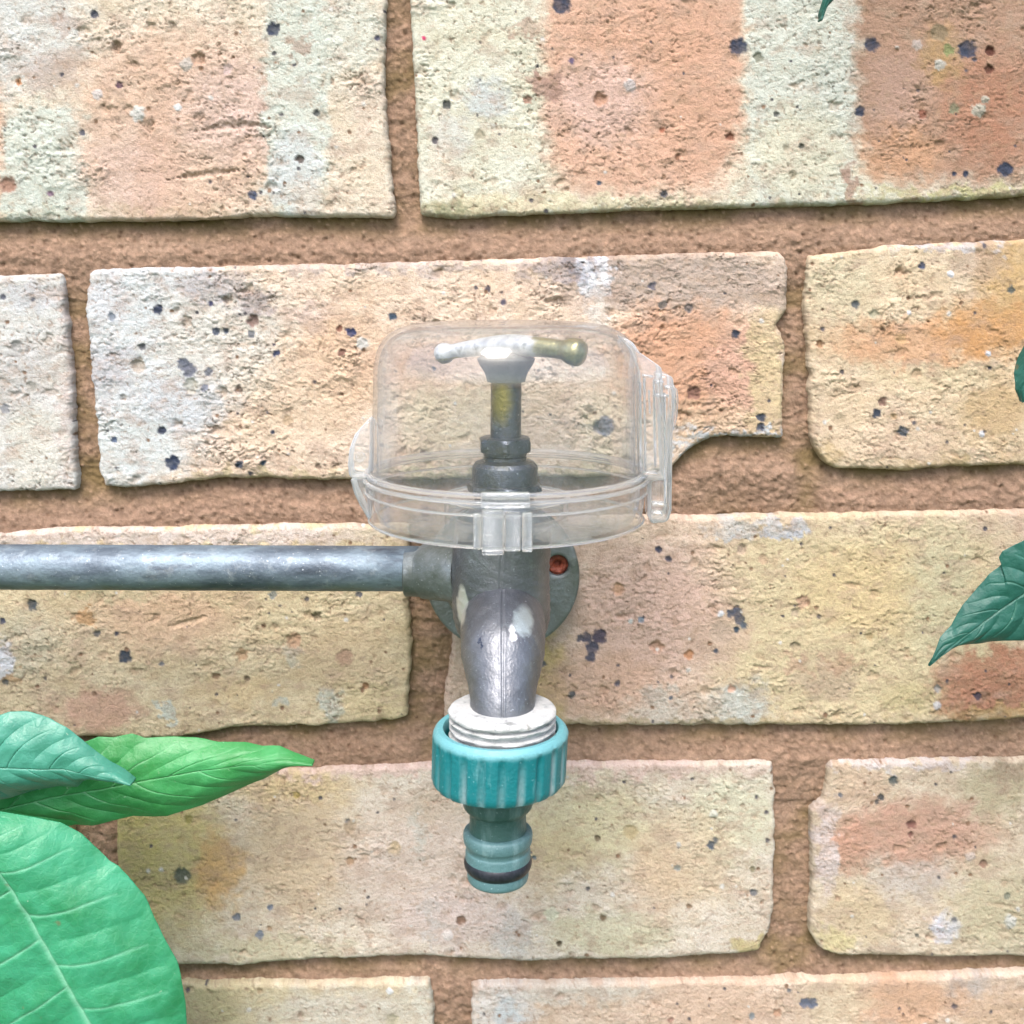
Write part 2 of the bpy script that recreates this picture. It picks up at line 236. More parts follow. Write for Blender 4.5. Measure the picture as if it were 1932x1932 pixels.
brick(L=[(970, 858), (1200, 854), (1300, 838), (1370, 838)], Rr=[(0, 2160)], T=[(850, 985), (1200, 972), (1330, 974), (1932, 962), (2160, 960)], B=[(840, 1372), (1300, 1371), (1700, 1370), (1932, 1358), (2160, 1355)], base=(236, 208, 182), rough=1.1,
  Z=[(1640, 1170, 290, 210, (226, 208, 166), 1, .35, 4), (1640, 1110, 140, 80, (230, 204, 150), .6, .6, 2), (1000, 1290, 70, 120, (226, 200, 130), .9, .4, 2), (1230, 1160, 150, 120, (230, 194, 174), .75, .6, 2), (1130, 1290, 120, 60, (228, 186, 156), .7, .6, 2), (1370, 1000, 40, 16, (200, 206, 204), .95, .25, 3), (1470, 998, 46, 18, (196, 200, 204), .95, .25, 3), (1420, 992, 90, 14, (214, 208, 196), .8, .4, 2), (1400, 1330, 50, 40, (206, 210, 200), .8, .5, 2), (1300, 1350, 120, 30, (210, 206, 190), .6, .6, 2), (1240, 1310, 24, 26, (210, 206, 190), .7, .5, 2), (1560, 1290, 60, 34, (188, 164, 142), .6, .6, 2),
     (1590, 1250, 40, 16, (186, 146, 122), .6, .5, 2), (1500, 1255, 24, 16, (200, 160, 136), .6, .5, 2), (1870, 1290, 110, 66, (196, 142, 112), .95, .25, 4), (1900, 1350, 100, 16, (210, 176, 120), .7, .5, 3), (1350, 1200, 60, 40, (214, 186, 160), .6, .5, 2), (1770, 1130, 60, 130, (218, 210, 172), .7, .6, 2), (1720, 1320, 60, 36, (206, 190, 140), .6, .6, 2), (1200, 1000, 160, 20, (238, 212, 184), .8, .5, 3), (1300, 1366, 300, 8, (176, 160, 110), .5, .5, 3)],
  P=[(1243, 1037, 7, (70, 74, 92), .4), (1261, 1054, 5, (50, 60, 84), .4), (1095, 1204, 7, (110, 106, 112), .3), (1108, 1203, 10, (96, 92, 102), .4), (1132, 1200, 14, (92, 84, 96), .4), (1118, 1222, 13, (96, 94, 106), .4), (1114, 1240, 9, (100, 98, 110), .4), (1378, 1158, 8, (92, 96, 106), .4), (1392, 1155, 11, (88, 92, 104), .4), (1396, 1170, 10, (88, 92, 104), .4), (1404, 1180, 8, (100, 108, 116), .4), (1390, 1188, 5, (70, 84, 94), .4), (1209, 1169, 7, (140, 152, 160), .2), (1078, 1311, 7, (96, 100, 100), .3), (1165, 1290, 6, (104, 104, 116), .3), (1845, 1313, 8, (84, 76, 86), .3), (1024, 1252, 6, (120, 124, 130), .3),
     (1239, 1221, 13, (186, 138, 102), 1.5), (1300, 1235, 9, (206, 152, 112), .8), (1500, 1218, 9, (140, 124, 104), 1.1), (1266, 1316, 4, (110, 120, 130), .3), (1351, 1228, 4, (80, 90, 104), .3), (1515, 1135, 13, (206, 170, 140), .7), (1400, 1036, 10, (200, 176, 150), .8), (1360, 1195, 22, (206, 182, 158), .4), (1500, 1155, 9, (200, 180, 150), .5), (1640, 1200, 8, (208, 184, 140), .5), (1440, 1055, 10, (208, 180, 146), .5), (1770, 1300, 7, (176, 170, 160), .5), (1768, 1330, 8, (214, 210, 206), -.3), (1360, 1158, 5, (240, 240, 240), -.3), (1190, 1172, 4, (230, 230, 220), -.1), (1165, 1112, 12, (224, 180, 146), .8), (1380, 1300, 7, (216, 176, 150), .5)],
  G=[((1410, 1255), (1435, 1262), (1460, 1258), 4, .9), ((1350, 1135), (1375, 1145), (1405, 1148), 4, .7)])
brick(L=[(0, -1110)], Rr=[(0, 135)], T=[(0, 1438)], B=[(0, 1822)], base=(214, 196, 150), rough=1.0, Z=[(60, 1600, 200, 200, OCHRE, .6, .6, 2)], P=[], G=[])  # ochre zone: yellow-green light off the leaves, painted into the brick
brick(L=[(1430, 216), (1600, 218), (1830, 240)], Rr=[(1430, 1457), (1500, 1464), (1700, 1461), (1750, 1460), (1785, 1452), (1815, 1436)], T=[(200, 1452), (560, 1452), (700, 1448), (900, 1440), (1460, 1438)], B=[(200, 1818), (330, 1824), (470, 1822), (600, 1812), (800, 1806), (980, 1816), (1200, 1812), (1400, 1802), (1470, 1790)], base=(226, 212, 190), rough=0.8,
  Z=[(300, 1590, 120, 180, (208, 192, 122), .8, .6, 3), (240, 1600, 60, 120, (196, 184, 100), .3, .7, 2), (415, 1640, 46, 70, (226, 184, 124), .9, .5, 2), (560, 1600, 110, 130, (226, 200, 162), .8, .6, 2), (560, 1480, 110, 34, (228, 202, 150), .7, .6, 2), (880, 1448, 600, 16, (232, 204, 188), .85, .5, 3), (800, 1640, 150, 120, (224, 204, 188), .7, .6, 2), (860, 1740, 120, 60, (224, 204, 194), .6, .6, 2), (1100, 1560, 150, 80, (220, 208, 160), .7, .6, 2), (1380, 1540, 80, 80, (226, 222, 190), .8, .5, 2), (1300, 1620, 90, 90, (232, 208, 170), .7, .6, 2), (1150, 1760, 120, 40, (220, 214, 176), .7, .6, 2), (970, 1770, 40, 50, (206, 204, 196), .6, .6, 2),  # two leftmost zones: leaf bounce light painted in as ochre
     (790, 1560, 14, 60, (204, 204, 190), .6, .6, 2), (812, 1740, 12, 60, (210, 206, 196), .5, .5, 2), (500, 1790, 160, 26, (212, 204, 164), .6, .6, 2), (1420, 1790, 40, 20, (206, 190, 130), .8, .4, 2), (1020, 1620, 90, 60, (212, 190, 144), .5, .6, 2), (830, 1520, 60, 40, (206, 186, 160), .5, .6, 2), (1240, 1660, 60, 70, (228, 196, 160), .5, .7, 2)],
  P=[(345, 1652, 16, (112, 116, 100), .5), (1341, 1594, 8, (90, 100, 110), .4), (1350, 1584, 5, (110, 112, 110), .4), (1278, 1638, 7, (164, 166, 156), .3), (1421, 1683, 7, (120, 122, 124), .4), (1137, 1731, 7, (136, 116, 90), .5), (447, 1730, 8, (130, 134, 144), .4), (510, 1712, 6, (134, 140, 152), .3), (490, 1764, 8, (140, 146, 156), .3), (508, 1752, 5, (180, 150, 116), .5), (656, 1550, 4, (110, 120, 130), .3), (1008, 1618, 4, (110, 126, 130), .3), (1128, 1582, 6, (120, 104, 80), .7), (1055, 1780, 5, (100, 90, 70), .7), (870, 1735, 9, (150, 120, 100), .7), (660, 1625, 8, (180, 150, 120), .6), (560, 1500, 7, (196, 172, 110), .4), (1345, 1535, 8, (232, 230, 210), -.5), (1040, 1725, 14, (222, 220, 190), -.2), (1190, 1570, 14, (204, 184, 140), .5), (1300, 1710, 5, (150, 126, 100), .5), (845, 1765, 10, (236, 224, 214), -.3), (660, 1560, 12, (200, 176, 146), .4), (745, 1600, 12, (206, 184, 150), .4), (355, 1545, 8, (160, 150, 90), .4), (1420, 1640, 5, (150, 140, 110), .4)],
  G=[((905, 1592), (960, 1600), (1010, 1596), 6, .8), ((660, 1680), (670, 1740), (700, 1780), 4, .6)])
brick(L=[(1430, 1563), (1500, 1556), (1520, 1530), (1700, 1533), (1760, 1527), (1785, 1532), (1808, 1550)], Rr=[(0, 2810)], T=[(1530, 1446), (1570, 1438), (1932, 1430), (2810, 1425)], B=[(1530, 1790), (1600, 1806), (1932, 1808), (2810, 1805)], base=(220, 202, 174), rough=0.9,
  Z=[(1720, 1570, 150, 66, (206, 162, 138), .85, .5, 2), (1600, 1600, 50, 40, (212, 160, 132), .7, .6, 2), (1620, 1480, 60, 34, (218, 190, 160), .7, .6, 2), (1560, 1600, 22, 90, (222, 206, 196), .9, .4, 3), (1880, 1490, 60, 50, (196, 186, 150), .8, .5, 2), (1905, 1460, 40, 24, (170, 150, 126), .7, .5, 2), (1620, 1720, 70, 60, (222, 200, 160), .7, .6, 2), (1780, 1750, 34, 26, (226, 226, 234), .85, .4, 2), (1880, 1720, 90, 80, (206, 196, 160), .8, .6, 2), (1575, 1780, 40, 26, (220, 206, 150), .7, .5, 2), (1720, 1660, 80, 40, (206, 196, 186), .6, .6, 2), (1700, 1440, 150, 10, (226, 214, 206), .8, .4, 3)],
  P=[(1686, 1472, 9, (90, 98, 94), .5), (1662, 1504, 7, (84, 84, 84), .5), (1654, 1512, 4, (84, 84, 84), .5), (1720, 1556, 9, (140, 100, 88), .9), (1718, 1574, 6, (140, 100, 88), .7), (1800, 1735, 5, (130, 130, 130), .4), (1730, 1765, 4, (120, 120, 110), .4), (1580, 1695, 5, (190, 160, 130), .5), (1830, 1615, 9, (214, 196, 180), -.4), (1856, 1630, 8, (160, 124, 104), .8), (1586, 1500, 4, (120, 124, 130), .3), (1905, 1738, 12, (206, 204, 190), -.4), (1900, 1690, 6, (140, 140, 120), .4)], G=[])
brick(L=[(0, -440)], Rr=[(1850, 812), (1900, 818), (2200, 820)], T=[(-440, 1860), (600, 1856), (820, 1850)], B=[(0, 2226)], base=(226, 210, 178), rough=0.8,
  Z=[(450, 1890, 120, 50, (220, 204, 160), .8, .6, 2), (640, 1910, 160, 40, (218, 212, 196), .7, .6, 2), (380, 1900, 60, 60, (206, 194, 150), .7, .6, 2), (800, 1900, 20, 60, (232, 226, 206), .8, .5, 3)],
  P=[(735, 1870, 6, (244, 244, 240), -.3), (740, 1925, 12, (200, 190, 160), .4), (490, 1870, 6, (190, 166, 130), .4)], G=[])
brick(L=[(1840, 889), (2200, 889)], Rr=[(0, 2140)], T=[(880, 1858), (1250, 1853), (1600, 1846), (1932, 1836), (2140, 1834)], B=[(0, 2226)], base=(228, 204, 178), rough=0.8,
  Z=[(940, 1900, 70, 60, (232, 224, 212), .9, .4, 3), (955, 1912, 22, 24, (216, 222, 220), .8, .5, 2), (1100, 1870, 140, 20, (226, 218, 200), .7, .6, 2), (1350, 1900, 130, 60, (226, 194, 166), .7, .6, 2), (1700, 1890, 130, 50, (222, 178, 142), .8, .6, 2), (1580, 1890, 60, 60, (228, 210, 176), .7, .6, 2), (1840, 1860, 40, 24, (196, 186, 174), .8, .5, 2), (1900, 1910, 60, 50, (220, 186, 150), .6, .6, 2)],
  P=[(1518, 1892, 10, (112, 118, 132), .4), (1532, 1894, 10, (112, 118, 132), .4), (1419, 1917, 6, (150, 156, 156), .3), (1488, 1868, 4, (130, 130, 130), .3), (1466, 1910, 8, (200, 160, 130), .5), (1800, 1898, 5, (110, 100, 100), .5), (1265, 1925, 6, (190, 150, 130), .5)], G=[])

def axis(a, b, lo, hi, fine, coarse):
    """samples from a to b: fine steps inside [lo, hi], coarse outside"""
    out = [a]
    while out[-1] < b-1e-6:
        t = out[-1]; st = fine if lo <= t <= hi else coarse
        nt = t+st
        if t < lo < nt: nt = lo
        out.append(min(nt, b))
    return np.array(out)

def smudge(x, y, k):    # a slow warp in picture units so that no outline is a clean curve
    return (k*fbm(x/34., y/34., 4, .6), k*fbm(x/34.+50, y/34.-31, 4, .6))

def make_brick(d, n):
    L, Rr, T, B = d['L'], d['Rr'], d['T'], d['B']
    x0 = min(p[1] for p in L); x1 = max(p[1] for p in Rr)
    y0 = min(p[1] for p in T); y1 = max(p[1] for p in B)
    fine = 2.35
    us = (axis(x0, x1, -50, 1985, fine, 26)-x0)/(x1-x0)
    vs = (axis(y0, y1, -30, 1960, fine*.97, 24)-y0)/(y1-y0)
    U, V = np.meshgrid(us, vs, indexing='ij')
    yy = y0+(y1-y0)*V
    xl, xr = pw(L, yy), pw(Rr, yy)
    xx = xl+(xr-xl)*U
    yt, yb = pw(T, xx), pw(B, xx)
    yy = yt+(yb-yt)*V
    xx0, yy0 = xx.copy(), yy.copy()
    # rounded corners and uneven edges
    dl, dr, dt, db = xx-xl, xr-xx, yy-yt, yb-yy
    px = 6.1
    X, Z = at_np(xx, yy); X *= 1000; Z *= 1000
    jag = 0.9*d['rough']**.5
    wx = 3.2*jag*fbm(X/7.+n, Z/5., 4, .6); wz = 2.6*jag*fbm(X/8., Z/7.+n*3, 4, .6)
    nearx = np.exp(-np.minimum(dl, dr)/14.); nearz = np.exp(-np.minimum(dt, db)/14.)
    xx = xx+wx*nearx*2; yy = yy+wz*nearz*2
    cr = 9.+5*fbm(X/40., Z/40.+n)
    cx = np.minimum(dl, dr); cy = np.minimum(dt, db)
    ins = (cx < cr) & (cy < cr)
    ax, ay = cr-cx, cr-cy; ln = np.maximum(np.hypot(ax, ay), 1e-6); mxx = np.maximum(ax, ay)
    f = np.where(ins, mxx/ln, 1.0)
    xx = np.where(ins, xx+np.sign(xx-(xl+xr)/2)*(ax*f-ax)*.8, xx); yy = np.where(ins, yy+np.sign(yy-(yt+yb)/2)*(ay*f-ay)*.8, yy)
    e = np.where(ins, cr-mxx, np.minimum(cx, cy))/px      # mm from the edge
    X, Z = at_np(xx, yy); X *= 1000; Z *= 1000
    r = d['rough']
    h0 = .6*fbm(X/26.+n*7, Z/26., 3)
    worn = sst(-.22, .30, fbm(X/24.+4, Z/17.+n, 4, .6))        # 0: smooth fired skin, 1: broken crumbly face
    h = 0
    h += .13*r*fbm(X/5., Z/4.4+n, 4, .6)
    wob = 1.2*fbm(X/3., Z/3., 3)
    t = fbm(X/8.+n*3, Z/5.6, 5, .66)*4.2
    tf = np.floor(t); tr = t-tf
    h += .17*r*(tf+sst(.0, .16, tr))/2.0                  # flaked ledges
    t3 = fbm((X+wob)/15.+n*5, (Z+wob)/8., 5, .68)*3.2; f3 = np.floor(t3); lm = sst(.02, .4, fbm(X/20.-n*2, Z/12.+8, 3))
    h += .50*r*lm*(f3+sst(0, .07, t3-f3)-t3)               # sparse flaked scars with a sharp lip
    lip = lm*np.exp(-((t3-f3)/.05)**2)
    t2 = fbm(X/2.6-n, Z/1.9+9, 4, .66)*3.0; tf2 = np.floor(t2); h += .095*r*(tf2+sst(0, .3, t2-tf2))
    wx1, wz1 = X+.9*gnoise(X/1.6, Z/1.6+5), Z+.9*gnoise(X/1.6+8, Z/1.6)
    patchy = sst(-.15, .45, fbm(X/16.+n*2, Z/11.-n, 3))
    pf_ = fbm(wx1/1.7+n, wz1/1.35, 3, .6); pit = sst(.25, .36, pf_-.12*(1-patchy)); h -= .42*pit
    rg = 1-np.abs(fbm(wx1/4.2+n*4, wz1/3.0, 3, .6))*13; crack = np.clip(rg, 0, 1)*sst(-.02, .25, fbm(X/6.-n, Z/4.5+3, 3)); h -= .34*r*crack
    wd2, wv2 = worley(X/9.+n*2, Z/7.); big = (wv2 > .80)*(1-sst(.06, .26, wd2+.30*fbm(X/2.4, Z/2, 3))); h -= .6*r*big
    h += .22*r**.5*fbm(X/1.15, Z/.95, 3, .65)
    h = h0+h*(.36+.78*worn)
    Rd = 1.5+1.1*fbm(X/14., Z/14.+n*5, 3)+.3*r
    drop = np.where(e < Rd, Rd*(1-np.sqrt(np.clip(1-(1-e/Rd)**2, 0, 1))), 0)
    h = h-drop*1.1
    # colour
    sx, sy = smudge(xx0, yy0, 40)
    fx, fy = .30*sx, .30*sy
    c = np.ones(X.shape+(3,))*lin(d['base'])
    v1 = fbm(X/18.+n, Z/12., 5, .66)[..., None]; v2 = fbm(X/5.-n, Z/4., 4, .6)[..., None]
    c = c*(1.05+.26*v1*np.array([.8, 1.05, 1.5]))
    for (zx, zy, rx, ry, colr, st, so, sq) in d['Z']:
        k = np.searchsorted(xx0[:, 0], [zx-rx*1.8-60, zx+rx*1.8+60]); s = slice(max(k[0], 0), k[1])
        if k[1] <= k[0]: continue
        w = 1.1 if so > .2 else .75
        q = (np.abs((xx0[s]+w*sx[s]-zx)/rx)**sq+np.abs((yy0[s]+w*sy[s]-zy)/ry)**sq)**(1./sq)
        q = q+(.16*v2[s][..., 0]+.10*v1[s][..., 0])*min(1., 60./min(rx, ry))
        mk = (1-sst(1-so*.8, 1+so*.8, q))*st*(1+.35*v2[s][..., 0])
        mk = np.clip(mk, 0, 1)[..., None]
        c[s] = c[s]*(1-mk)+lin(colr)*mk
    c = c*(1+.20*v2*np.array([.9, 1, 1.15]))
    # fine mottling: pale grains, tan stains, brown grit
    mt = sst(.12, .5, fbm(X/3.3+11, Z/2.4-n, 4, .6))[..., None]; c = c*(1-.36*mt)+lin((196, 164, 128))*.36*mt
    ml = sst(.15, .5, fbm(X/2.2-7, Z/1.8+n, 3, .6))[..., None]; c = c*(1-.30*ml)+np.clip(c*1.12+.04, 0, .9)*.30*ml
    pc = (pit*.52)[..., None]; c = c*(1-pc)+lin((158, 128, 102))*pc
    dm_ = (sst(.02, .42, fbm(X/11.+n*9, Z/7.-n, 5, .62))*.42)[..., None]; c = c*(1-dm_)+lin((188, 160, 138))*dm_
    dm_ = (sst(.18, .5, fbm(X/5.-n*9, Z/3.6+n, 5, .65))*.40)[..., None]; c = c*(1-dm_)+lin((162, 138, 120))*dm_
    pc = np.clip(lip*.32, 0, 1)[..., None]; c = c*(1-pc)+lin((140, 112, 88))*pc  # thin shadow line along each flake lip, painted into the colour
    pc = (crack*(.25+.35*worn))[..., None]; c = c*(1-pc)+lin((140, 112, 88))*pc
    cr_ = sst(.10, .45, fbm(X/1.0+5, Z/.8, 3, .7))[..., None]*.26; c = c*(1-cr_)+lin((186, 152, 120))*cr_
    cr_ = sst(.16, .5, fbm(X/1.2-15, Z/.9, 3, .7))[..., None]*.22; c = c*(1-cr_)+np.clip(c*1.2+.06, 0, .95)*cr_
    bc = big[..., None]*.35; c = c*(1-bc)+lin((176, 142, 112))*bc
    # spots
    sp = list(d['P']); rs = random.Random(n*13+5)
    xa, xb, ya, yb_ = max(x0, -40), min(x1, 1970), max(y0, -20), min(y1, 1950)
    for k in range(int((xb-xa)*(yb_-ya)/5200)):
        kind = rs.random()
        colr = (96, 92, 96) if kind < .3 else (150, 118, 92) if kind < .75 else (232, 226, 214)
        sp.append((rs.uniform(xa, xb), rs.uniform(ya, yb_), rs.choice([1.6, 2, 2.4, 3, 3.8]), colr, -.1 if kind >= .75 else .35))
    gx, gy = 5*gnoise(xx0/9.+3, yy0/9.)+2.4*gnoise(xx0/4., yy0/4.+7), 5*gnoise(xx0/9., yy0/9.+40)+2.4*gnoise(xx0/4.+9, yy0/4.)
    for (qx, qy, qr, colr, dep) in sp:
        k = np.searchsorted(xx0[:, 0], [qx-qr*2-30, qx+qr*2+30]); s = slice(max(k[0], 0), k[1])
        if k[1] <= k[0]: continue
        am = min(.8, qr/14.)
        q = np.hypot(xx0[s]+am*gx[s]-qx, yy0[s]+am*gy[s]-qy)/qr
        mk = (1-sst(.78, 1.18 if qr > 5 else 1.5, q))*(.95+.35*v2[s][..., 0])
        mk = np.clip(mk, 0, 1)
        h[s] -= dep*.8*(1-sst(.5, 1.1, q))
        if dep > 1.0: mk = mk*.55
        mk = mk[..., None]
        c[s] = c[s]*(1-mk)+lin(colr)*mk*(1+.25*v2[s])
    for (a, b, cc, wd_, dep) in d['G']:       # gouges and cracks along a bent line
        pts = [np.array(a)*(1-t)**2+2*np.array(b)*t*(1-t)+np.array(cc)*t*t for t in np.linspace(0, 1, 15)]
        k = np.searchsorted(xx0[:, 0], [a[0]-40, cc[0]+60]); s = slice(max(k[0], 0), k[1])
        dm = np.full(xx0[s].shape, 99.)
        for i, p in enumerate(pts):
            tw = max(.3, math.sin(math.pi*(i+.6)/15.2))
            dm = np.minimum(dm, np.hypot((xx0[s]+.7*gx[s]-p[0])*.8, yy0[s]+.7*gy[s]-p[1])/(wd_*tw))
        h[s] -= dep*.6*(1-sst(.3, 1.15, dm))
        if wd_ <= 5:
            mk = (.45*(1-sst(.2, .8, dm)))[..., None]; c[s] = c[s]*(1-mk)+lin((140, 110, 86))*mk
    # sides going back into the wall
    c = np.clip(c*np.array([.985, 1.0, 1.06]), .01, .97)*KA
    Y = -h
    def pad(A, fn):
        A = np.concatenate([fn(A[:1]), A, fn(A[-1:])], 0)
        return np.concatenate([fn(A[:, :1]), A, fn(A[:, -1:])], 1)
    same = lambda a: a
    X2, Z2, C2 = pad(X, same), pad(Z, same), pad(c, same)
    Y2 = pad(Y, lambda a: np.full(a.shape, 14.0))
    grid_mesh('brick', X2/1000, Y2/1000, Z2/1000, C2, brick_mat, wall)
for n, d in enumerate(BR): make_brick(d, n+1)

# the bricks just outside the picture: plainer, coarser, in the same bond
def plain_brick(x0, x1, z0, z1, n):
    xs = np.linspace(x0, x1, 54); zs = np.linspace(z0, z1, 18)
    X, Z = np.meshgrid(xs, zs, indexing='ij'); e = np.minimum(np.minimum(X-x0, x1-X), np.minimum(Z-z0, z1-Z))
    h = .7*fbm(X/26.+n*7, Z/26., 3)+.6*fbm(X/7., Z/5.+n, 3)-2.2*np.exp(-e/1.0)
    X = X+.8*fbm(X/8., Z/8., 3); Z = Z+.8*fbm(X/9.+9, Z/9., 3)
    c = np.ones(X.shape+(3,))*lin([CREAM, PEACH, TAN, ORANGE][n % 4])
    mk = np.clip(.5+1.6*fbm(X/50.+n*5, Z/30., 3), 0, 1)[..., None]; c = c*(1-mk)+lin([ORANGE, CREAM, PINK, YELLOW][n % 4])*mk
    c = c*(1+.2*fbm(X/6., Z/5., 3)[..., None])*KA
    Y = -h; Y[0] = Y[-1] = 14; Y[:, 0] = Y[:, -1] = 14
    grid_mesh('brick', X/1000, Y/1000, Z/1000, c, brick_mat, wall)
zA = at(0, -46).z*1000+10; zF = at(0, 2226).z*1000-10
k = 0
for row, off in ((0, -150), (1, -42)):
    for q in range(-1, 2):
        z0 = zA+row*75; xo = off+q*225; plain_brick(xo, xo+215, z0, z0+65, k); k += 1
for row, off in ((0, -160), (1, -52)):
    for q in range(-1, 2):
        z1 = zF-row*75; xo = off+q*225; plain_brick(xo, xo+215, z1-65, z1, k); k += 1
for d in (BR[0], BR[1], BR[5], BR[6], BR[10], BR[11]):     # left and right neighbours of the outer bricks
    left = d['L'][0][1] < 0
    z1 = at(0, d['T'][0][1]).z*1000; z0 = at(0, d['B'][0][1]).z*1000
    if left:
        xe = at_np(d['L'][0][1], 966)[0]*1000; plain_brick(xe-225, xe-10, z0, z1, k)
    else:
        xe = at_np(d['Rr'][0][1], 966)[0]*1000; plain_brick(xe+10, xe+225, z0, z1, k)
    k += 1

# mortar: struck joints, deep under the upper brick and nearly flush with the lower one
def mortar():
    xs = axis(-2300, 3700, -40, 1975, 3.2, 60); ys = axis(-520, 2900, -25, 1955, 3.2, 50)
    PX, PY = np.meshgrid(xs, ys, indexing='ij')
    X, Z = at_np(PX, PY); X *= 1000; Z *= 1000
    inside = np.full(PX.shape, -1e3); rel = np.full(PX.shape, .5)
    rows = [(-46, 414), (490, 912), (985, 1370), (1442, 1812), (1852, 2226)]
    dep = np.full(PX.shape, 4.0)
    for d in BR:
        dx = np.minimum(PX-pw(d['L'], PY), pw(d['Rr'], PY)-PX); yt, yb = pw(d['T'], PX), pw(d['B'], PX)
        inside = np.maximum(inside, np.minimum(dx, np.minimum(PY-yt, yb-PY)))
        ov = dx > -22
        g = PY-yb; wgt = sst(-45, -5, dx)*(g > -40); dep = dep+wgt*(np.interp(g, [-30, 4, 66, 150], [4.4, 4.4, 2.0, 3.6])-4.0)*(g < 150)
    headj = np.zeros(PX.shape)
    dep = np.clip(dep, 1.8, 6.4)
    h = .7*fbm(X/9., Z/7., 4, .6)+.75*fbm(X/3., Z/2.4, 4, .65)+.5*fbm(X/1.1, Z/1.0, 3, .65)
    wd, wv = worley(X/2.6, Z/2.6); h += np.where(wv > .6, .35, 0)*(1-sst(.12, .3, wd)); h -= np.where(wv < .22, .55, 0)*(1-sst(.12, .34, wd))
    Y = dep-h
    Y = Y+12*sst(24, 46, inside)
    c = np.ones(X.shape+(3,))*lin((180, 148, 124))
    v = fbm(X/14., Z/8., 4, .6)[..., None]; c = c*(1+.22*v*np.array([1, 1.1, 1.2]))
    v = fbm(X/3., Z/2.6, 4, .6)[..., None]; c = c*(1+.55*v)
    cr_ = sst(.12, .5, fbm(X/1.3+5, Z/1.1, 3, .7))[..., None]*.45; c = c*(1-cr_)+lin((128, 98, 74))*cr_
    cr_ = sst(.12, .5, fbm(X/1.5-9, Z/1.2, 3, .7))[..., None]*.4; c = c*(1-cr_)+lin((212, 180, 152))*cr_
    st_ = sst(.1, .5, fbm(X/40., Z/3.2+60, 4, .6))[..., None]*.4; c = c*(1-st_)+lin((206, 176, 150))*st_
    rg = (np.clip(1-np.abs(fbm(X/8.+60, Z/5., 3, .5))*14, 0, 1)*sst(.05, .3, fbm(X/22., Z/22.+7, 2)))[..., None]*.5; c = c*(1-rg)+lin((112, 84, 62))*rg
    olive = np.clip((dep-2.7)/1.6, 0, 1)*sst(-.35, .35, fbm(X/20.+3, Z/12., 3)); olive = (olive*.75)[..., None]  # olive tone grows with joint depth, broken up by noise
    c = c*(1-olive)+lin((136, 116, 70))*olive
    g = (np.where(wv > .6, .5, 0)*(1-sst(.1, .24, wd)))[..., None]; c = c*(1-g)+lin((224, 186, 156))*g
    g = (np.where(wv < .22, .5, 0)*(1-sst(.1, .3, wd)))[..., None]; c = c*(1-g)+lin((120, 88, 66))*g
    grid_mesh('mortar', X/1000, Y/1000, Z/1000, np.clip(c*np.array([1, 1.0, 1.02]), .01, .9)*KA, mortar_mat, wall, keep=inside < 40)
mortar()

# ------------------------------------------------------------------ the ground below (seen only in reflections)
gz = -0.60
gm = M('lawn'); gm.set(Base_Color=gm.ramp(gm.noise(9, 6), [(0.3, (0.03, 0.06, 0.02)), (0.6, (0.06, 0.11, 0.035)), (0.8, (0.09, 0.13, 0.05))]), Roughness=.9)
g = mesh_py('ground', [(-60, -60, gz), (60, -60, gz), (60, 60, gz), (-60, 60, gz)], [(0, 1, 2, 3)], gm.m, None, False); g['kind'] = 'structure'

# ------------------------------------------------------------------ lathes and sweeps
def ring(hw, y, xc, Ya, side=False):
    """ring round the vertical axis at depth Ya: half width hw and row y of its front edge (or of its sides)"""
    s = scale_at(at(xc, y, Ya)); r = hw/s
    p = at(xc, y, Ya if side else Ya-r)
    return [r, p.x*scale_at(p)/s if not side else p.x, p.z]
def lathe_vf(prof, Ya, seg=96, closed=False, rf=None, v0=0):
    V, Fc = [], []
    n = len(prof)
    for i, (r, X, Z) in enumerate(prof):
        for k in range(seg):
            a = 2*math.pi*k/seg; rr = r if rf is None else rf(r, a, i, Z)
            V.append((X+rr*math.sin(a), Ya-rr*math.cos(a), Z))
    for i in range(n if closed else n-1):
        for k in range(seg):
            a, b = i, (i+1) % n
            Fc.append((v0+a*seg+k, v0+a*seg+(k+1) % seg, v0+b*seg+(k+1) % seg, v0+b*seg+k))
    if not closed:
        Fc.append(tuple(v0+k for k in range(seg))); Fc.append(tuple(v0+(n-1)*seg+k for k in range(seg)))
    return V, Fc
def lathe(name, prof, Ya, mat, parent, seg=96, closed=False, rf=None, smooth=True):
    V, Fc = lathe_vf(prof, Ya, seg, closed, rf)
    return mesh_py(name, V, Fc, mat, parent, smooth)
def smooth_prof(p, n=6):
    """Catmull-Rom through the profile"""
    out = []
    for i in range(len(p)-1):
        a, b, c, d = p[max(i-1, 0)], p[i], p[i+1], p[min(i+2, len(p)-1)]
        for k in range(n):
            t = k/n
            out.append([.5*((2*b[j])+(-a[j]+c[j])*t+(2*a[j]-5*b[j]+4*c[j]-d[j])*t*t+(-a[j]+3*b[j]-3*c[j]+d[j])*t**3) for j in range(len(b))])
    out.append(list(p[-1])); return out
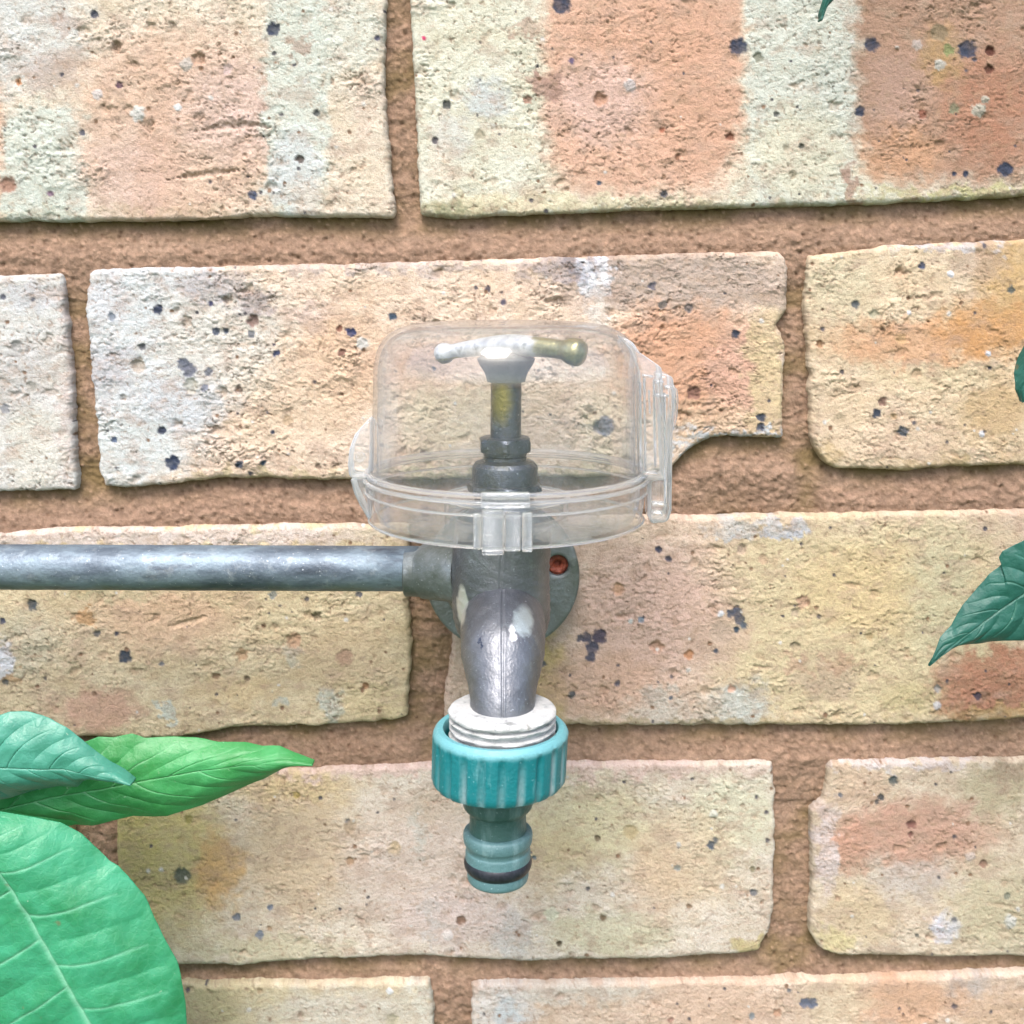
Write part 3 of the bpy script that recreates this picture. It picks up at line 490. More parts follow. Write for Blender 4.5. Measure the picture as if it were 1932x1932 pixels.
def sweep_vf(path, radii, seg=96, rf=None, flat=1.0, v0=0):
    """path = points; rings perpendicular to it, angle 0 facing the camera side (-Y) or +Z for level runs"""
    V, Fc = [], []; n = len(path)
    for i, p in enumerate(path):
        t = (Vector(path[min(i+1, n-1)])-Vector(path[max(i-1, 0)])).normalized()
        side = Vector((1, 0, 0)) if abs(t.x) < .8 else Vector((0, -1, 0))
        side = (side-t*side.dot(t)).normalized(); up = t.cross(side).normalized()
        for k in range(seg):
            a = 2*math.pi*k/seg; r = radii[i] if rf is None else rf(radii[i], a, i)
            V.append(Vector(p)+side*r*math.sin(a)+up*r*math.cos(a)*flat)
    for i in range(n-1):
        for k in range(seg):
            Fc.append((v0+i*seg+k, v0+i*seg+(k+1) % seg, v0+(i+1)*seg+(k+1) % seg, v0+(i+1)*seg+k))
    Fc.append(tuple(v0+k for k in range(seg))); Fc.append(tuple(v0+(n-1)*seg+k for k in range(seg)))
    return V, Fc
def sharp(o, ang=35):
    me = o.data; bm = bmesh.new(); bm.from_mesh(me)
    for e in bm.edges:
        if len(e.link_faces) == 2 and e.calc_face_angle(0) > R(ang): e.smooth = False
    bm.to_mesh(me); bm.free(); return o
def bevel(o, w, seg=2, ang=30):
    b = o.modifiers.new('bevel', 'BEVEL'); b.width = w; b.segments = seg; b.limit_method = 'ANGLE'; b.angle_limit = R(ang); return o
def plate(name, pts, y0, y1, mat, parent, bw=0.0006, Yref=None):
    """outline given as picture columns/rows at depth Yref, with real thickness from y0 to y1"""
    Yref = (y0+y1)/2 if Yref is None else Yref
    P = [at(x, y, Yref) for x, y in pts]; n = len(P)
    V = [(p.x, y0, p.z) for p in P]+[(p.x, y1, p.z) for p in P]
    Fc = [tuple(range(n)), tuple(range(2*n-1, n-1, -1))]+[(i, (i+1) % n, n+(i+1) % n, n+i) for i in range(n)]
    o = mesh_py(name, V, Fc, mat, parent, True)
    if bw: bevel(o, bw)
    return o

# ------------------------------------------------------------------ metals
def metal(name, stops, nscale, metallic, rough, bumpd, bscale, stretch=None, extra=None):
    m = M(name); n = m.noise(nscale, 6, .65, stretch)
    c = m.ramp(n, stops)
    c = m.mix(m.ramp(m.noise(1300, 2, .5), [(.69, 0), (.74, .55)]), c, (.5, .53, .55))
    c = m.mix(m.ramp(m.noise(260, 5, .7), [(.56, 0), (.68, .35)]), c, (.30, .33, .34))
    if extra: c = extra(m, c)
    rr = m.ramp(m.noise(nscale*2.3, 4), [(0.3, rough[0]), (0.7, rough[1])])
    b = m.bump(m.noise(bscale, 4, .6), bumpd, 1)
    m.set(Base_Color=c, Metallic=metallic, Roughness=rr, Normal=b); return m.m
def zmask(m, lo, hi, axisn='Z', jitter=0.0):
    sp = m.n.new('ShaderNodeSeparateXYZ'); m.lk(m.pos, sp.inputs[0])
    v = sp.outputs[axisn]
    if jitter:
        nz = m.noise(160, 4, .6); ma = m.n.new('ShaderNodeMath'); ma.operation = 'MULTIPLY_ADD'; m.lk(nz, ma.inputs[0]); ma.inputs[1].default_value = jitter; m.lk(v, ma.inputs[2]); v = ma.outputs[0]
    r = m.n.new('ShaderNodeMapRange'); r.interpolation_type = 'SMOOTHSTEP'
    r.inputs[1].default_value = lo; r.inputs[2].default_value = hi; m.lk(v, r.inputs[0]); return r.outputs[0]
def patch(m, c, col, centre, rad, soft=.25, warp=.0015, wscale=700):
    """an irregular patch of colour col round a point of the thing itself"""
    nz = m.n.new('ShaderNodeTexNoise'); nz.inputs['Scale'].default_value = wscale; m.lk(m.pos, nz.inputs['Vector'])
    sb = m.n.new('ShaderNodeVectorMath'); sb.operation = 'SUBTRACT'; m.lk(nz.outputs['Color'], sb.inputs[0]); sb.inputs[1].default_value = (.5, .5, .5)
    sc = m.n.new('ShaderNodeVectorMath'); sc.operation = 'MULTIPLY_ADD'; m.lk(sb.outputs[0], sc.inputs[0]); sc.inputs[1].default_value = (warp*2,)*3; m.lk(m.pos, sc.inputs[2])
    d = m.n.new('ShaderNodeVectorMath'); d.operation = 'SUBTRACT'; m.lk(sc.outputs[0], d.inputs[0]); d.inputs[1].default_value = tuple(centre)
    dv = m.n.new('ShaderNodeVectorMath'); dv.operation = 'DIVIDE'; m.lk(d.outputs[0], dv.inputs[0]); dv.inputs[1].default_value = rad
    ln = m.n.new('ShaderNodeVectorMath'); ln.operation = 'LENGTH'; m.lk(dv.outputs[0], ln.inputs[0])
    r = m.n.new('ShaderNodeMapRange'); r.inputs[1].default_value = 1+soft; r.inputs[2].default_value = 1-soft; m.lk(ln.outputs['Value'], r.inputs[0])
    return m.mix(r.outputs[0], c, col)

YS, YO = -0.046, -0.077            # depth of the spindle axis and of the outlet axis in front of the wall
XS = lambda y: 955-(y-700)*10./677 # the tap leans a little: column of its axis at row y

# copper supply pipe
def pipe_tint(m, c):
    low = zmask(m, at(400, 1100, -.03).z+.001, at(400, 1072, -.03).z+.001, jitter=.003)
    inv = m.n.new('ShaderNodeMath'); inv.operation = 'SUBTRACT'; inv.inputs[0].default_value = 1; m.lk(low, inv.inputs[1])
    c2 = m.mix(m.ramp(m.noise(90, 5), [(0.4, 0), (0.62, .6)]), c, (0.09, 0.12, 0.07))
    return m.mix(inv.outputs[0], c, c2)
pipe_mat = metal('tarnished_copper', [(0.32, (0.045, 0.058, 0.075)), (0.45, (0.09, 0.115, 0.145)), (0.58, (0.17, 0.22, 0.26)), (0.7, (0.06, 0.065, 0.085))], 95, .5, (.42, .62), .0002, 900, (.35, 1, 1), pipe_tint)
YP = -0.034
pA, pB = at(-900, 1066, YP), at(790, 1073, YP)
rp = 43/scale_at(at(400, 1070, YP))
pipe = empty('water_pipe', 'tarnished grey copper pipe running level along the wall to the tap', 'pipe', tuple(pA))
N = 60; path = [pA.lerp(pB, i/N) for i in range(N+1)]
V, Fc = sweep_vf(path, [rp]*(N+1), 64, rf=lambda r, a, i: r*(1+.006*math.sin(i*1.7+a*2)))
mesh_py('tube', V, Fc, pipe_mat, pipe)

# the outdoor tap
tap = empty('garden_tap', 'grey cast metal outdoor tap with brass tee handle, mounted on the brick wall', 'tap', tuple(at(950, 1080, -0.006)))
pat = lambda x, y, Y: at(x, y, Y)
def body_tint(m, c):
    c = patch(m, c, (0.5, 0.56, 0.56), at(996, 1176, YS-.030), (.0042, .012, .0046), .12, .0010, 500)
    c = patch(m, c, (0.9, 0.9, 0.9), at(966, 1206, YS-.034), (.0009, .01, .0017), .15, .0008, 600)  # white glare on the spout, painted as a pale spot
    c = patch(m, c, (0.9, 0.9, 0.9), at(970, 1217, YS-.034), (.0010, .01, .0009), .15, .0006, 600)  # lower part of the same painted glare
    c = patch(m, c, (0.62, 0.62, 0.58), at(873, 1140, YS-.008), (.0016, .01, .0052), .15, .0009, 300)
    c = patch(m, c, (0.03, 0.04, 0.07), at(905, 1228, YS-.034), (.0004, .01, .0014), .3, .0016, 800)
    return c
body_mat = metal('cast_grey_metal', [(0.3, (0.12, 0.125, 0.137)), (0.5, (0.16, 0.167, 0.182)), (0.7, (0.20, 0.208, 0.225))], 120, .75, (.36, .45), .00016, 1500, None, body_tint)
# barrel
def seam(r, a, i, Z):
    q = math.atan2(math.sin(a), math.cos(a))
    nn = .00010*(math.sin(a*9+Z*2100)+math.sin(a*17-Z*3100+2))
    return r+nn+(-.00030*math.exp(-(q/.014)**2)+.00016*math.exp(-((abs(q)-.045)/.02)**2))
pr = [ring(56, 925, XS(930), YS), ring(58, 962, XS(960), YS), ring(90, 985, XS(985), YS, True), ring(92, 1000, XS(1000), YS, True), ring(92, 1060, 945, YS, True), ring(92, 1110, 945, YS, True), ring(92, 1150, 946, YS, True), ring(87, 1180, 947, YS, True), ring(74, 1205, 947, YS, True), ring(48, 1222, 948, YS, True), ring(8, 1230, 948, YS, True)]
pr = smooth_prof(pr, 7)
V, Fc = lathe_vf(pr, YS, 256, False, seam)
ztop = at(948, 1165, YS).z
zend = ring(66, 1345, 948, YO)[2]
def pt(y, z): return Vector((at(948, 1250, YO).x, y, z))
zs = ztop
ctrl = [pt(YS, zs+.0015), pt(YS-.010, zs+.0010), pt(YS-.0185, zs-.0025), pt(YS-.0255, zs-.0085), pt(YO+.0006, zs-.0150), pt(YO, zs-.0195), pt(YO, zend-.003)]
ctrl = [list(c) for c in ctrl]; path = smooth_prof(ctrl, 9)
s2 = scale_at(at(948, 1300, YO)); rr = np.interp(np.linspace(0, 1, len(path)), [0, .2, .38, .56, .78, 1], [82/s2, 85/s2, 81/s2, 64/s2, 56/s2, 55/s2])
def seam2(r, a, i):
    q = math.atan2(math.sin(a), math.cos(a)); 
    nn = .00005*(math.sin(a*8+i*1.3)+math.sin(a*15-i*1.9+2))
    return r+nn-.00030*math.exp(-(q/.02)**2)+.00014*math.exp(-((abs(q)-.06)/.025)**2)
# orient the ring so that angle 0 faces forward/up
V2, F2 = sweep_vf(path, rr, 192, seam2, 1.0, len(V))
mesh_py('body', V+[tuple(v) for v in V2], Fc+F2, body_mat, tap)
# outlet flange and thread under the spout
wht = metal('limescaled_metal', [(0.3, (0.16, 0.165, 0.16)), (0.42, (0.36, 0.37, 0.365)), (0.6, (0.46, 0.46, 0.45)), (0.75, (0.20, 0.20, 0.18))], 300, .1, (.5, .75), .0003, 1400)
f0 = ring(102, 1377, 948, YO)
pf = [[.004, f0[1], f0[2]+.0006], [f0[0]*.93, f0[1], f0[2]+.0005], [f0[0]*.985, f0[1], f0[2]+.0001]]
zz = f0[2]
f1 = ring(100, 1412, 946, YO); hgt = zz-f1[2]
nth = 3
pf += [[f0[0], f0[1], zz-.0004], [f0[0]*.985, f0[1], zz-.0009]]
for q in range(nth):
    b = zz-.0012-q*(hgt+.004)/nth/1.4
    pf += [[f0[0]*.90, f0[1], b], [f0[0]*.90, f0[1], b-.0005], [f0[0]*.985, f0[1], b-.0009], [f0[0]*.985, f0[1], b-.0013]]
pf += [[f0[0]*.9, f0[1], b-.002], [f0[0]*.9, f0[1], zz-.012]]
def worn(r, a, i, Z): return r*(1+.006*math.sin(a*5+i)+.004*math.sin(a*11+2*i))
sharp(lathe('outlet_thread', pf, YO, wht, tap, 128, False, worn), 50)
# headgear: gland nut, neck, bonnet, hexagon
dk = metal('dull_plated_brass', [(0.3, (0.05, 0.06, 0.07)), (0.5, (0.09, 0.10, 0.12)), (0.65, (0.07, 0.07, 0.06)), (0.8, (0.2, 0.22, 0.24))], 160, .8, (.25, .45), .00025, 1200, None,
    lambda m, c: patch(m, c, (0.24, 0.20, 0.06), at(945, 752, YS-.004), (.0026, .01, .0056), .5, .0012, 400))
def hexr(rot):
    def f(r, a, i, Z):
        q = (a-rot+math.pi/6) % (math.pi/3)-math.pi/6
        return r
    return f
def hexnut(name, hw, ya, yb, xc, Ya, mat, parent, rot):
    a, b = ring(hw, ya, xc, Ya, True), ring(hw, yb, xc, Ya, True)
    r = hw/scale_at(at(xc, ya, Ya))/ .93
    seg = 96; V = []; 
    levels = [(.80, a[2]+.0003), (.90, a[2]), (1.02, a[2]-.0008), (1.02, b[2]+.0006), (.92, b[2])]
    for k_, z in levels:
        for k in range(seg):
            t = 2*math.pi*k/seg; q = (t-rot) % (math.pi/3)-math.pi/6
            rh = r*math.cos(math.pi/6)/math.cos(q); rr_ = min(rh, r*k_)
            V.append((a[1]+rr_*math.sin(t), Ya-rr_*math.cos(t), z))
    n = len(levels); Fc = []
    for i in range(n-1):
        for k in range(seg): Fc.append((i*seg+k, i*seg+(k+1) % seg, (i+1)*seg+(k+1) % seg, (i+1)*seg+k))
    Fc += [tuple(range(seg)), tuple((n-1)*seg+k for k in range(seg))]
    return sharp(mesh_py(name, V, Fc, mat, parent), 24)
hexnut('gland_nut', 50, 826, 851, 953, YS, dk, tap, R(3))
bn = [ring(41, 849, 953, YS, True), ring(41, 858, 953, YS, True), ring(39, 860, 953, YS, True), ring(41, 862, 953, YS, True), ring(41, 866, 953, YS, True), ring(47, 869, 953, YS, True), ring(55, 871, 953, YS, True), ring(61, 878, 953, YS, True), ring(62, 882, 953, YS, True), ring(62, 912, 952, YS, True), ring(56, 915, 952, YS, True), ring(56, 917, 952, YS, True)]
sharp(lathe('bonnet', bn, YS, dk, tap, 96, False, lambda r, a, i, Z: r*(1+.004*math.sin(a*3+1))), 25)
hexnut('hexagon', 70, 912, 927, 951, YS, dk, tap, R(12))
sp = [ring(29, 826, 954, YS, True), ring(29, 740, 955, YS, True), ring(29, 722, 955, YS, True), ring(31, 719, 955, YS, True)]
sharp(lathe('spindle', sp, YS, dk, tap, 64), 25)
# tee handle: flared boss under a bowed bar with knob ends, one end nearer the camera
hm = M('worn_handle_painted_glare')
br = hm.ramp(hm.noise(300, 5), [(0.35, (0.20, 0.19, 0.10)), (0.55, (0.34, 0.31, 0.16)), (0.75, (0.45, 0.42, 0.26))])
glare = hm.ramp(hm.noise(350, 4), [(0.3, (0.30, 0.31, 0.32)), (0.55, (0.5, 0.5, 0.5)), (0.7, (0.2, 0.21, 0.2))])  # white sky glare along the bar's top, painted into the colour
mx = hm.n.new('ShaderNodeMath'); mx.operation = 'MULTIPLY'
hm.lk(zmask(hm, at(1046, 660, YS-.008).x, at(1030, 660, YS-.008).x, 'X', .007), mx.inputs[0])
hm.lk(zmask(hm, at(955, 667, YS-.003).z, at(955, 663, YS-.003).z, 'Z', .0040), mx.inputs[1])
hc = hm.mix(mx.outputs[0], br, glare)
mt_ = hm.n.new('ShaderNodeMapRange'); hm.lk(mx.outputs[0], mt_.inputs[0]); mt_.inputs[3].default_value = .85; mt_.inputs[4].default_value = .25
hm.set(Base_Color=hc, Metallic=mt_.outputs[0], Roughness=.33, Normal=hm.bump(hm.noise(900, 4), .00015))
lightm = metal('worn_nickel', [(0.3, (0.05, 0.055, 0.045)), (0.55, (0.08, 0.09, 0.08)), (0.75, (0.14, 0.15, 0.145))], 200, .3, (.5, .7), .0002, 1000)
handle = finish('handle', bpy.data.meshes.new('handle'), None, tap); bpy.data.objects.remove(handle)
hl = at(822, 670, YS+.010); hr = at(1106, 668, YS-.012)
pth, rad, N = [], [], 48
ms = scale_at(at(955, 660, YS))
for i in range(N+1):
    t = i/N; p = hl.lerp(hr, t); p.z += .0024*(1-(2*t-1)**2)-.0001
    pth.append(p)
    core = .0022+.0009*math.exp(-((t-.5)/.2)**2)+.0007*t
    knob_r = .0016*math.exp(-((t-.94)/.07)**4); knob_l = .0009*math.exp(-((t-.05)/.05)**4)
    end = math.sqrt(max(0.0, 1-max(0, (abs(2*t-1)-.90)/.10)**2))
    rad.append(max(.00015, (core*.85+max(knob_r*.7, knob_l))*end))
Vh, Fh = sweep_vf(pth, rad, 40)
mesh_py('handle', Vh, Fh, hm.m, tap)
bs = smooth_prof([ring(36, 720, 955, YS, True), ring(37, 715, 955, YS, True), ring(41, 703, 955, YS, True), ring(49, 690, 955, YS, True), ring(54, 680, 955, YS, True), ring(53, 675, 955, YS, True), ring(40, 668, 955, YS, True), ring(24, 662, 955, YS, True), ring(6, 661, 955, YS, True)], 4)
lathe('handle_boss', bs, YS, lightm, tap, 64)
# inlet elbow and wall plate
gm2 = metal('dull_grey_fitting', [(0.3, (0.075, 0.09, 0.07)), (0.5, (0.14, 0.155, 0.15)), (0.7, (0.22, 0.25, 0.27))], 90, .5, (.4, .6), .0003, 700)
ia, ib = at(762, 1078, YP), at(880, 1080, YS+.006)
el = [ia, ia+Vector((.0004, 0, 0)), ia+Vector((.006, 0, 0)), ia+Vector((.0062, 0, 0)), ib]
V, Fc = sweep_vf(el, [rp*1.0, rp*1.10, rp*1.12, rp*1.22, rp*1.35], 64)
sharp(mesh_py('inlet_elbow', V, Fc, gm2, tap), 30)
el2 = [Vector((at(905, 1095, YP).x, YP-.004, at(905, 1095, YP).z)), Vector((at(900, 1110, -.018).x, -.018, at(900, 1112, -.018).z)), Vector((at(915, 1120, -.006).x, -.006, at(915, 1120, -.006).z))]
V, Fc = sweep_vf(smooth_prof([list(p) for p in el2], 6), [rp*1.45]*13, 48)
mesh_py('wall_elbow', V, Fc, gm2, tap)
# plate: round disc with two holes, drilled as an extruded annular outline
def wall_plate():
    c = at(948, 1086, -.006); r0 = 145/scale_at(c)
    hx = [at(1053, 1070, -.010), at(843, 1072, -.010)]; hr_ = 20/scale_at(hx[0])
    def cyl(r_, x, z, y0, y1, seg):
        V = [(x+r_*math.cos(2*math.pi*k/seg), y, z+r_*math.sin(2*math.pi*k/seg)) for y in (y0, y1) for k in range(seg)]
        Fc = [tuple(range(seg)), tuple(range(2*seg-1, seg-1, -1))]+[(k, (k+1) % seg, seg+(k+1) % seg, seg+k) for k in range(seg)]
        return V, Fc
    V, Fc = cyl(r0, c.x, c.z, -.0085, -.0040, 128)
    o = mesh_py('wall_plate', V, Fc, gm2, tap, False)
    cut = []
    for h in hx:
        V, Fc = cyl(hr_, h.x, h.z, -.02, .01, 32); q_ = mesh_py('cutter', V, Fc, None, None, False); cut.append(q_)
        bo = o.modifiers.new('b', 'BOOLEAN'); bo.operation = 'DIFFERENCE'; bo.object = q_; bo.solver = 'EXACT'
    dg = bpy.context.evaluated_depsgraph_get(); me2 = bpy.data.meshes.new_from_object(o.evaluated_get(dg))
    o.modifiers.clear(); o.data = me2; me2.name = 'wall_plate'
    for q_ in cut: bpy.data.objects.remove(q_)
    bevel(o, .0010, 3, 50)
    rm = M('red_plastic'); rm.set(Base_Color=rm.ramp(rm.noise(500, 3), [(0.35, (0.14, 0.025, 0.012)), (0.65, (0.30, 0.07, 0.035))]), Roughness=.6, Normal=rm.bump(rm.noise(420, 2), .0012))
    h = hx[0]; lp = [[hr_*1.02, h.x, .0], [hr_*1.02, h.x, .0], ]
    V, Fc = [], []; seg = 28; lv = [(1.0, -.0044), (1.0, -.0068), (.55, -.0064), (.28, -.0052), (.25, -.001)]
    for k_, y in lv:
        for k in range(seg):
            a = 2*math.pi*k/seg; q = hr_*.97*k_*(1+.07*math.sin(4*a)*(k_ < .9)); V.append((h.x+q*math.cos(a), y, h.z+q*math.sin(a)))
    for i in range(len(lv)-1):
        for k in range(seg): Fc.append((i*seg+k, i*seg+(k+1) % seg, (i+1)*seg+(k+1) % seg, (i+1)*seg+k))
    Fc += [tuple(range(seg)), tuple((len(lv)-1)*seg+k for k in range(seg))]
    p = mesh_py('screw_hole_plug', V, Fc, rm.m, tap); p['label'] = 'red plastic plug in the open screw hole of the plate'
wall_plate()

# ------------------------------------------------------------------ teal hose connector screwed on the outlet
con = empty('hose_connector', 'teal ribbed plastic hose connector screwed on the tap outlet', 'hose connector', tuple(at(940, 1600, YO)))
def plastic(name, a, b, wornc, amount, nsc=260, bd=.00025, rough=(.32, .55)):
    m = M(name); base = m.mix(m.noise(60, 3), a, b)
    w = m.ramp(m.noise(nsc, 6, .7, (1, 1, .22)), [(amount, 0), (amount+.16, .75)])
    c = m.mix(w, base, wornc)
    sp_ = m.ramp(m.noise(1500, 2, .5), [(.70, 0), (.76, .8)]); c = m.mix(sp_, c, tuple(min(1, q*1.5+.1) for q in wornc))
    m.set(Base_Color=c, Roughness=m.ramp(m.noise(400, 4), [(.3, rough[0]), (.7, rough[1])]), Normal=m.bump(m.noise(900, 5, .7), bd)); return m
tm = plastic('teal_plastic', (0.001, 0.105, 0.12), (0.003, 0.15, 0.165), (0.10, 0.25, 0.27), .56)
tz = ring(127, 1423, 945, YO)[2]
tm_c = tm.b.inputs['Base Color'].links[0].from_socket
tm.lk(tm.mix(zmask(tm, tz-.0018, tz-.0002, 'Z', .0014), tm_c, (0.11, 0.30, 0.33)), tm.b.inputs['Base Color'])
c0 = ring(126, 1421, 945, YO); c1 = ring(127, 1440, 944, YO); c2 = ring(126, 1520, 941, YO); c3 = ring(121, 1530, 940, YO)
ri = 106/scale_at(at(945, 1400, YO))
cp = [[ri, c0[1], c0[2]-.011], [ri, c0[1], c0[2]-.0006], [ri+.0004, c0[1], c0[2]], [c0[0]*.94, c0[1], c0[2]+.0001], [c0[0]*.985, c0[1], c0[2]-.0006], [c1[0]*.998, c0[1], c0[2]-.0014], [c1[0], c1[1], c0[2]-.0022]]
zb = c2[2]
for q in np.linspace(.08, 1, 10): z = (c0[2]-.0022)*(1-q)+zb*q; cp.append([c1[0]*(1-q)+c2[0]*q, c1[1]*(1-q)+c2[1]*q, z])
cp += [[c3[0], c3[1], zb-.0011], [c3[0]*.93, c3[1], zb-.0014], [c3[0]*.45, c3[1], zb-.0014], [c3[0]*.45, c3[1], zb+.002]]
nr = 22
def flute(r, a, i, Z):
    if i < 6: return r
    f = min(1.0, (i-5)/3.0) if i < 17 else .4
    q = (a*nr/(2*math.pi)+.35) % 1.0; g = math.exp(-((q-.5)/.17)**4)
    return r-f*.00062*g
wa = tm.n.new('ShaderNodeAttribute'); wa.attribute_name = 'wear'
wf = tm.mix(1.0, wa.outputs['Color'], tm.ramp(tm.noise(500, 5, .7, (1, 1, .4)), [(.30, .25), (.5, 1)]), 'MULTIPLY')
tm.lk(tm.mix(wf, tm.b.inputs['Base Color'].links[0].from_socket, (0.30, 0.36, 0.37)), tm.b.inputs['Base Color'])
collar = lathe('collar', cp, YO, tm.m, con, 352, False, flute)
wr = collar.data.attributes.new('wear', 'FLOAT', 'POINT'); rs = random.Random(4); fl = [rs.choice([.15, .3, .6, .95, 1]) for _ in range(nr+1)]
vals = []
for i in range(len(cp)):
    hz_ = min(1, max(0, (cp[6][2]-cp[i][2])/(cp[6][2]-zb))) if i > 6 else 0
    for k in range(352):
        q_ = (2*math.pi*k/352*nr/(2*math.pi)+.35); j = fl[int(q_) % nr]; g_ = math.exp(-((q_ % 1-.5)/.2)**4)
        vals.append(g_*(j*hz_**(2.2-1.9*j))*.9)
wr.data.foreach_set('value', vals)
sharp(collar, 40)
nm = plastic('green_nipple_plastic', (0.02, 0.06, 0.055), (0.035, 0.09, 0.08), (0.10, 0.17, 0.165), .50, 200)
nl = plastic('pale_nipple_plastic', (0.065, 0.14, 0.15), (0.09, 0.18, 0.19), (0.17, 0.27, 0.28), .52, 200)
om = M('black_rubber'); om.set(Base_Color=om.ramp(om.noise(900, 4), [(.4, (0.008, 0.009, 0.015)), (.8, (0.022, 0.025, 0.036))]), Roughness=.42, Normal=om.bump(om.noise(900, 3), .0001))
q = lambda hw, y: ring(hw, y, 939.5, YO)
neck = smooth_prof([[q(68, 1536)[0], q(68, 1536)[1], zb-.0012], q(66, 1545), q(56, 1553), q(53.5, 1562), q(53.5, 1580), q(54, 1594)], 5)
lathe('neck', neck, YO, nm.m, con, 96)
nip = [q(54, 1590)]+smooth_prof([q(58, 1592), q(64, 1598), q(65.5, 1608), q(64, 1617), q(61, 1621), q(59.5, 1627), q(61, 1633), q(61.5, 1650)], 5)+[q(61.5, 1654), q(58, 1655.5), q(57, 1660), q(57, 1668), q(58, 1672)]+smooth_prof([q(58, 1673), q(57.5, 1690 - 8), q(55, 1686 - 0), q(48, 1686)], 4)+[[q(40, 1684)[0], q(40, 1684)[1], q(57, 1682)[2]]]
# make the profile fall monotonically
for i in range(1, len(nip)): nip[i][2] = min(nip[i][2], nip[i-1][2]-1e-5)
sharp(lathe('nipple', nip, YO, nl.m, con, 96), 45)
def torus(name, r, x, z, t, mat, parent, Ya, tz=1.0):
    V, Fc = [], []; n, m_ = 96, 20
    for i in range(n):
        a = 2*math.pi*i/n
        for j in range(m_):
            b = 2*math.pi*j/m_; rr_ = r+t*math.cos(b); V.append((x+rr_*math.sin(a), Ya-rr_*math.cos(a), z+t*tz*math.sin(b)))
    for i in range(n):
        for j in range(m_): Fc.append((i*m_+j, ((i+1) % n)*m_+j, ((i+1) % n)*m_+(j+1) % m_, i*m_+(j+1) % m_))
    return mesh_py(name, V, Fc, mat, parent)
oz = q(61, 1656)
torus('sealing_ring', 62/scale_at(at(940, 1640, YO))-.0019, oz[1], oz[2]-.0000, .0022, om.m, con, YO, 1.15)

# ------------------------------------------------------------------ clear plastic tap cover
def clear_sheet(name, haze, streak, rough=.035, tint=(.975, .985, .98)):
    """thin clear moulded wall: transparent, glossier at glancing angles, faintly milky"""
    m = M(name); n = m.n
    lw = n.new('ShaderNodeLayerWeight'); lw.inputs['Blend'].default_value = .5
    pw_ = n.new('ShaderNodeMath'); pw_.operation = 'POWER'; m.lk(lw.outputs['Facing'], pw_.inputs[0]); pw_.inputs[1].default_value = 4
    mr = n.new('ShaderNodeMapRange'); m.lk(pw_.outputs[0], mr.inputs[0]); mr.inputs[3].default_value = .045; mr.inputs[4].default_value = .85
    bn_ = m.bump(m.noise(90, 3, .5, (1, 1, .35)), .0006, .6)
    gl = n.new('ShaderNodeBsdfGlossy'); gl.inputs['Roughness'].default_value = rough; m.lk(bn_, gl.inputs['Normal'])
    tp_ = n.new('ShaderNodeBsdfTransparent'); tp_.inputs['Color'].default_value = (*tint, 1)
    df = n.new('ShaderNodeBsdfDiffuse'); df.inputs['Color'].default_value = (.86, .9, .93, 1)
    tl = n.new('ShaderNodeBsdfTranslucent'); tl.inputs['Color'].default_value = (.86, .9, .93, 1)
    ad = n.new('ShaderNodeMixShader'); m.lk(df.outputs[0], ad.inputs[1]); m.lk(tl.outputs[0], ad.inputs[2])
    hz = m.ramp(m.noise(160, 5, .6, streak), [(.35, haze*.5), (.7, haze*1.7)])
    gz_ = n.new('ShaderNodeMath'); gz_.operation = 'POWER'; m.lk(lw.outputs['Facing'], gz_.inputs[0]); gz_.inputs[1].default_value = 3  # extra white at glancing angles, put in for sky reflected on the edges
    gy_ = n.new('ShaderNodeMath'); gy_.operation = 'MULTIPLY_ADD'; m.lk(gz_.outputs[0], gy_.inputs[0]); gy_.inputs[1].default_value = 9; gy_.inputs[2].default_value = 1
    gx_ = n.new('ShaderNodeMath'); gx_.operation = 'MULTIPLY'; gx_.use_clamp = True; m.lk(hz, gx_.inputs[0]); m.lk(gy_.outputs[0], gx_.inputs[1]); hz = gx_.outputs[0]
    a = n.new('ShaderNodeMixShader'); m.lk(hz, a.inputs[0]); m.lk(tp_.outputs[0], a.inputs[1]); m.lk(ad.outputs[0], a.inputs[2])
    b_ = n.new('ShaderNodeMixShader'); m.lk(mr.outputs[0], b_.inputs[0]); m.lk(a.outputs[0], b_.inputs[1]); m.lk(gl.outputs[0], b_.inputs[2])
    m.lk(b_.outputs[0], n['Material Output'].inputs['Surface']); return m.m
def clear_solid(name, haze, rough):
    """thick clear moulding: refracting, with some cloudiness inside"""
    m = M(name); n = m.n
    m.set(Base_Color=(1, 1, 1), Roughness=rough, Transmission_Weight=1.0, IOR=1.46)
    m.lk(m.bump(m.noise(240, 3, .5), .0004, .6), m.b.inputs['Normal'])
    df = n.new('ShaderNodeBsdfTranslucent'); df.inputs['Color'].default_value = (.86, .9, .93, 1)
    d2 = n.new('ShaderNodeBsdfDiffuse'); d2.inputs['Color'].default_value = (.86, .9, .93, 1)
    ad = n.new('ShaderNodeMixShader'); m.lk(df.outputs[0], ad.inputs[1]); m.lk(d2.outputs[0], ad.inputs[2])
    a = n.new('ShaderNodeMixShader'); a.inputs[0].default_value = haze; m.lk(m.b.outputs[0], a.inputs[1]); m.lk(ad.outputs[0], a.inputs[2])
    m.lk(a.outputs[0], n['Material Output'].inputs['Surface']); return m.m
sheet = clear_sheet('clear_plastic_sheet', .016, (1, 1, .12), .015, (.99, .995, 1.0))
tray_sheet = clear_sheet('clear_plastic_tray', .018, (1, 1, .5), .015, (.99, .995, 1.0))
clear = clear_solid('clear_plastic_moulding', .11, .02)
frost = clear_sheet('cloudy_clear_plastic', .14, (1, 1, .4), .05, (.99, .995, 1.0))
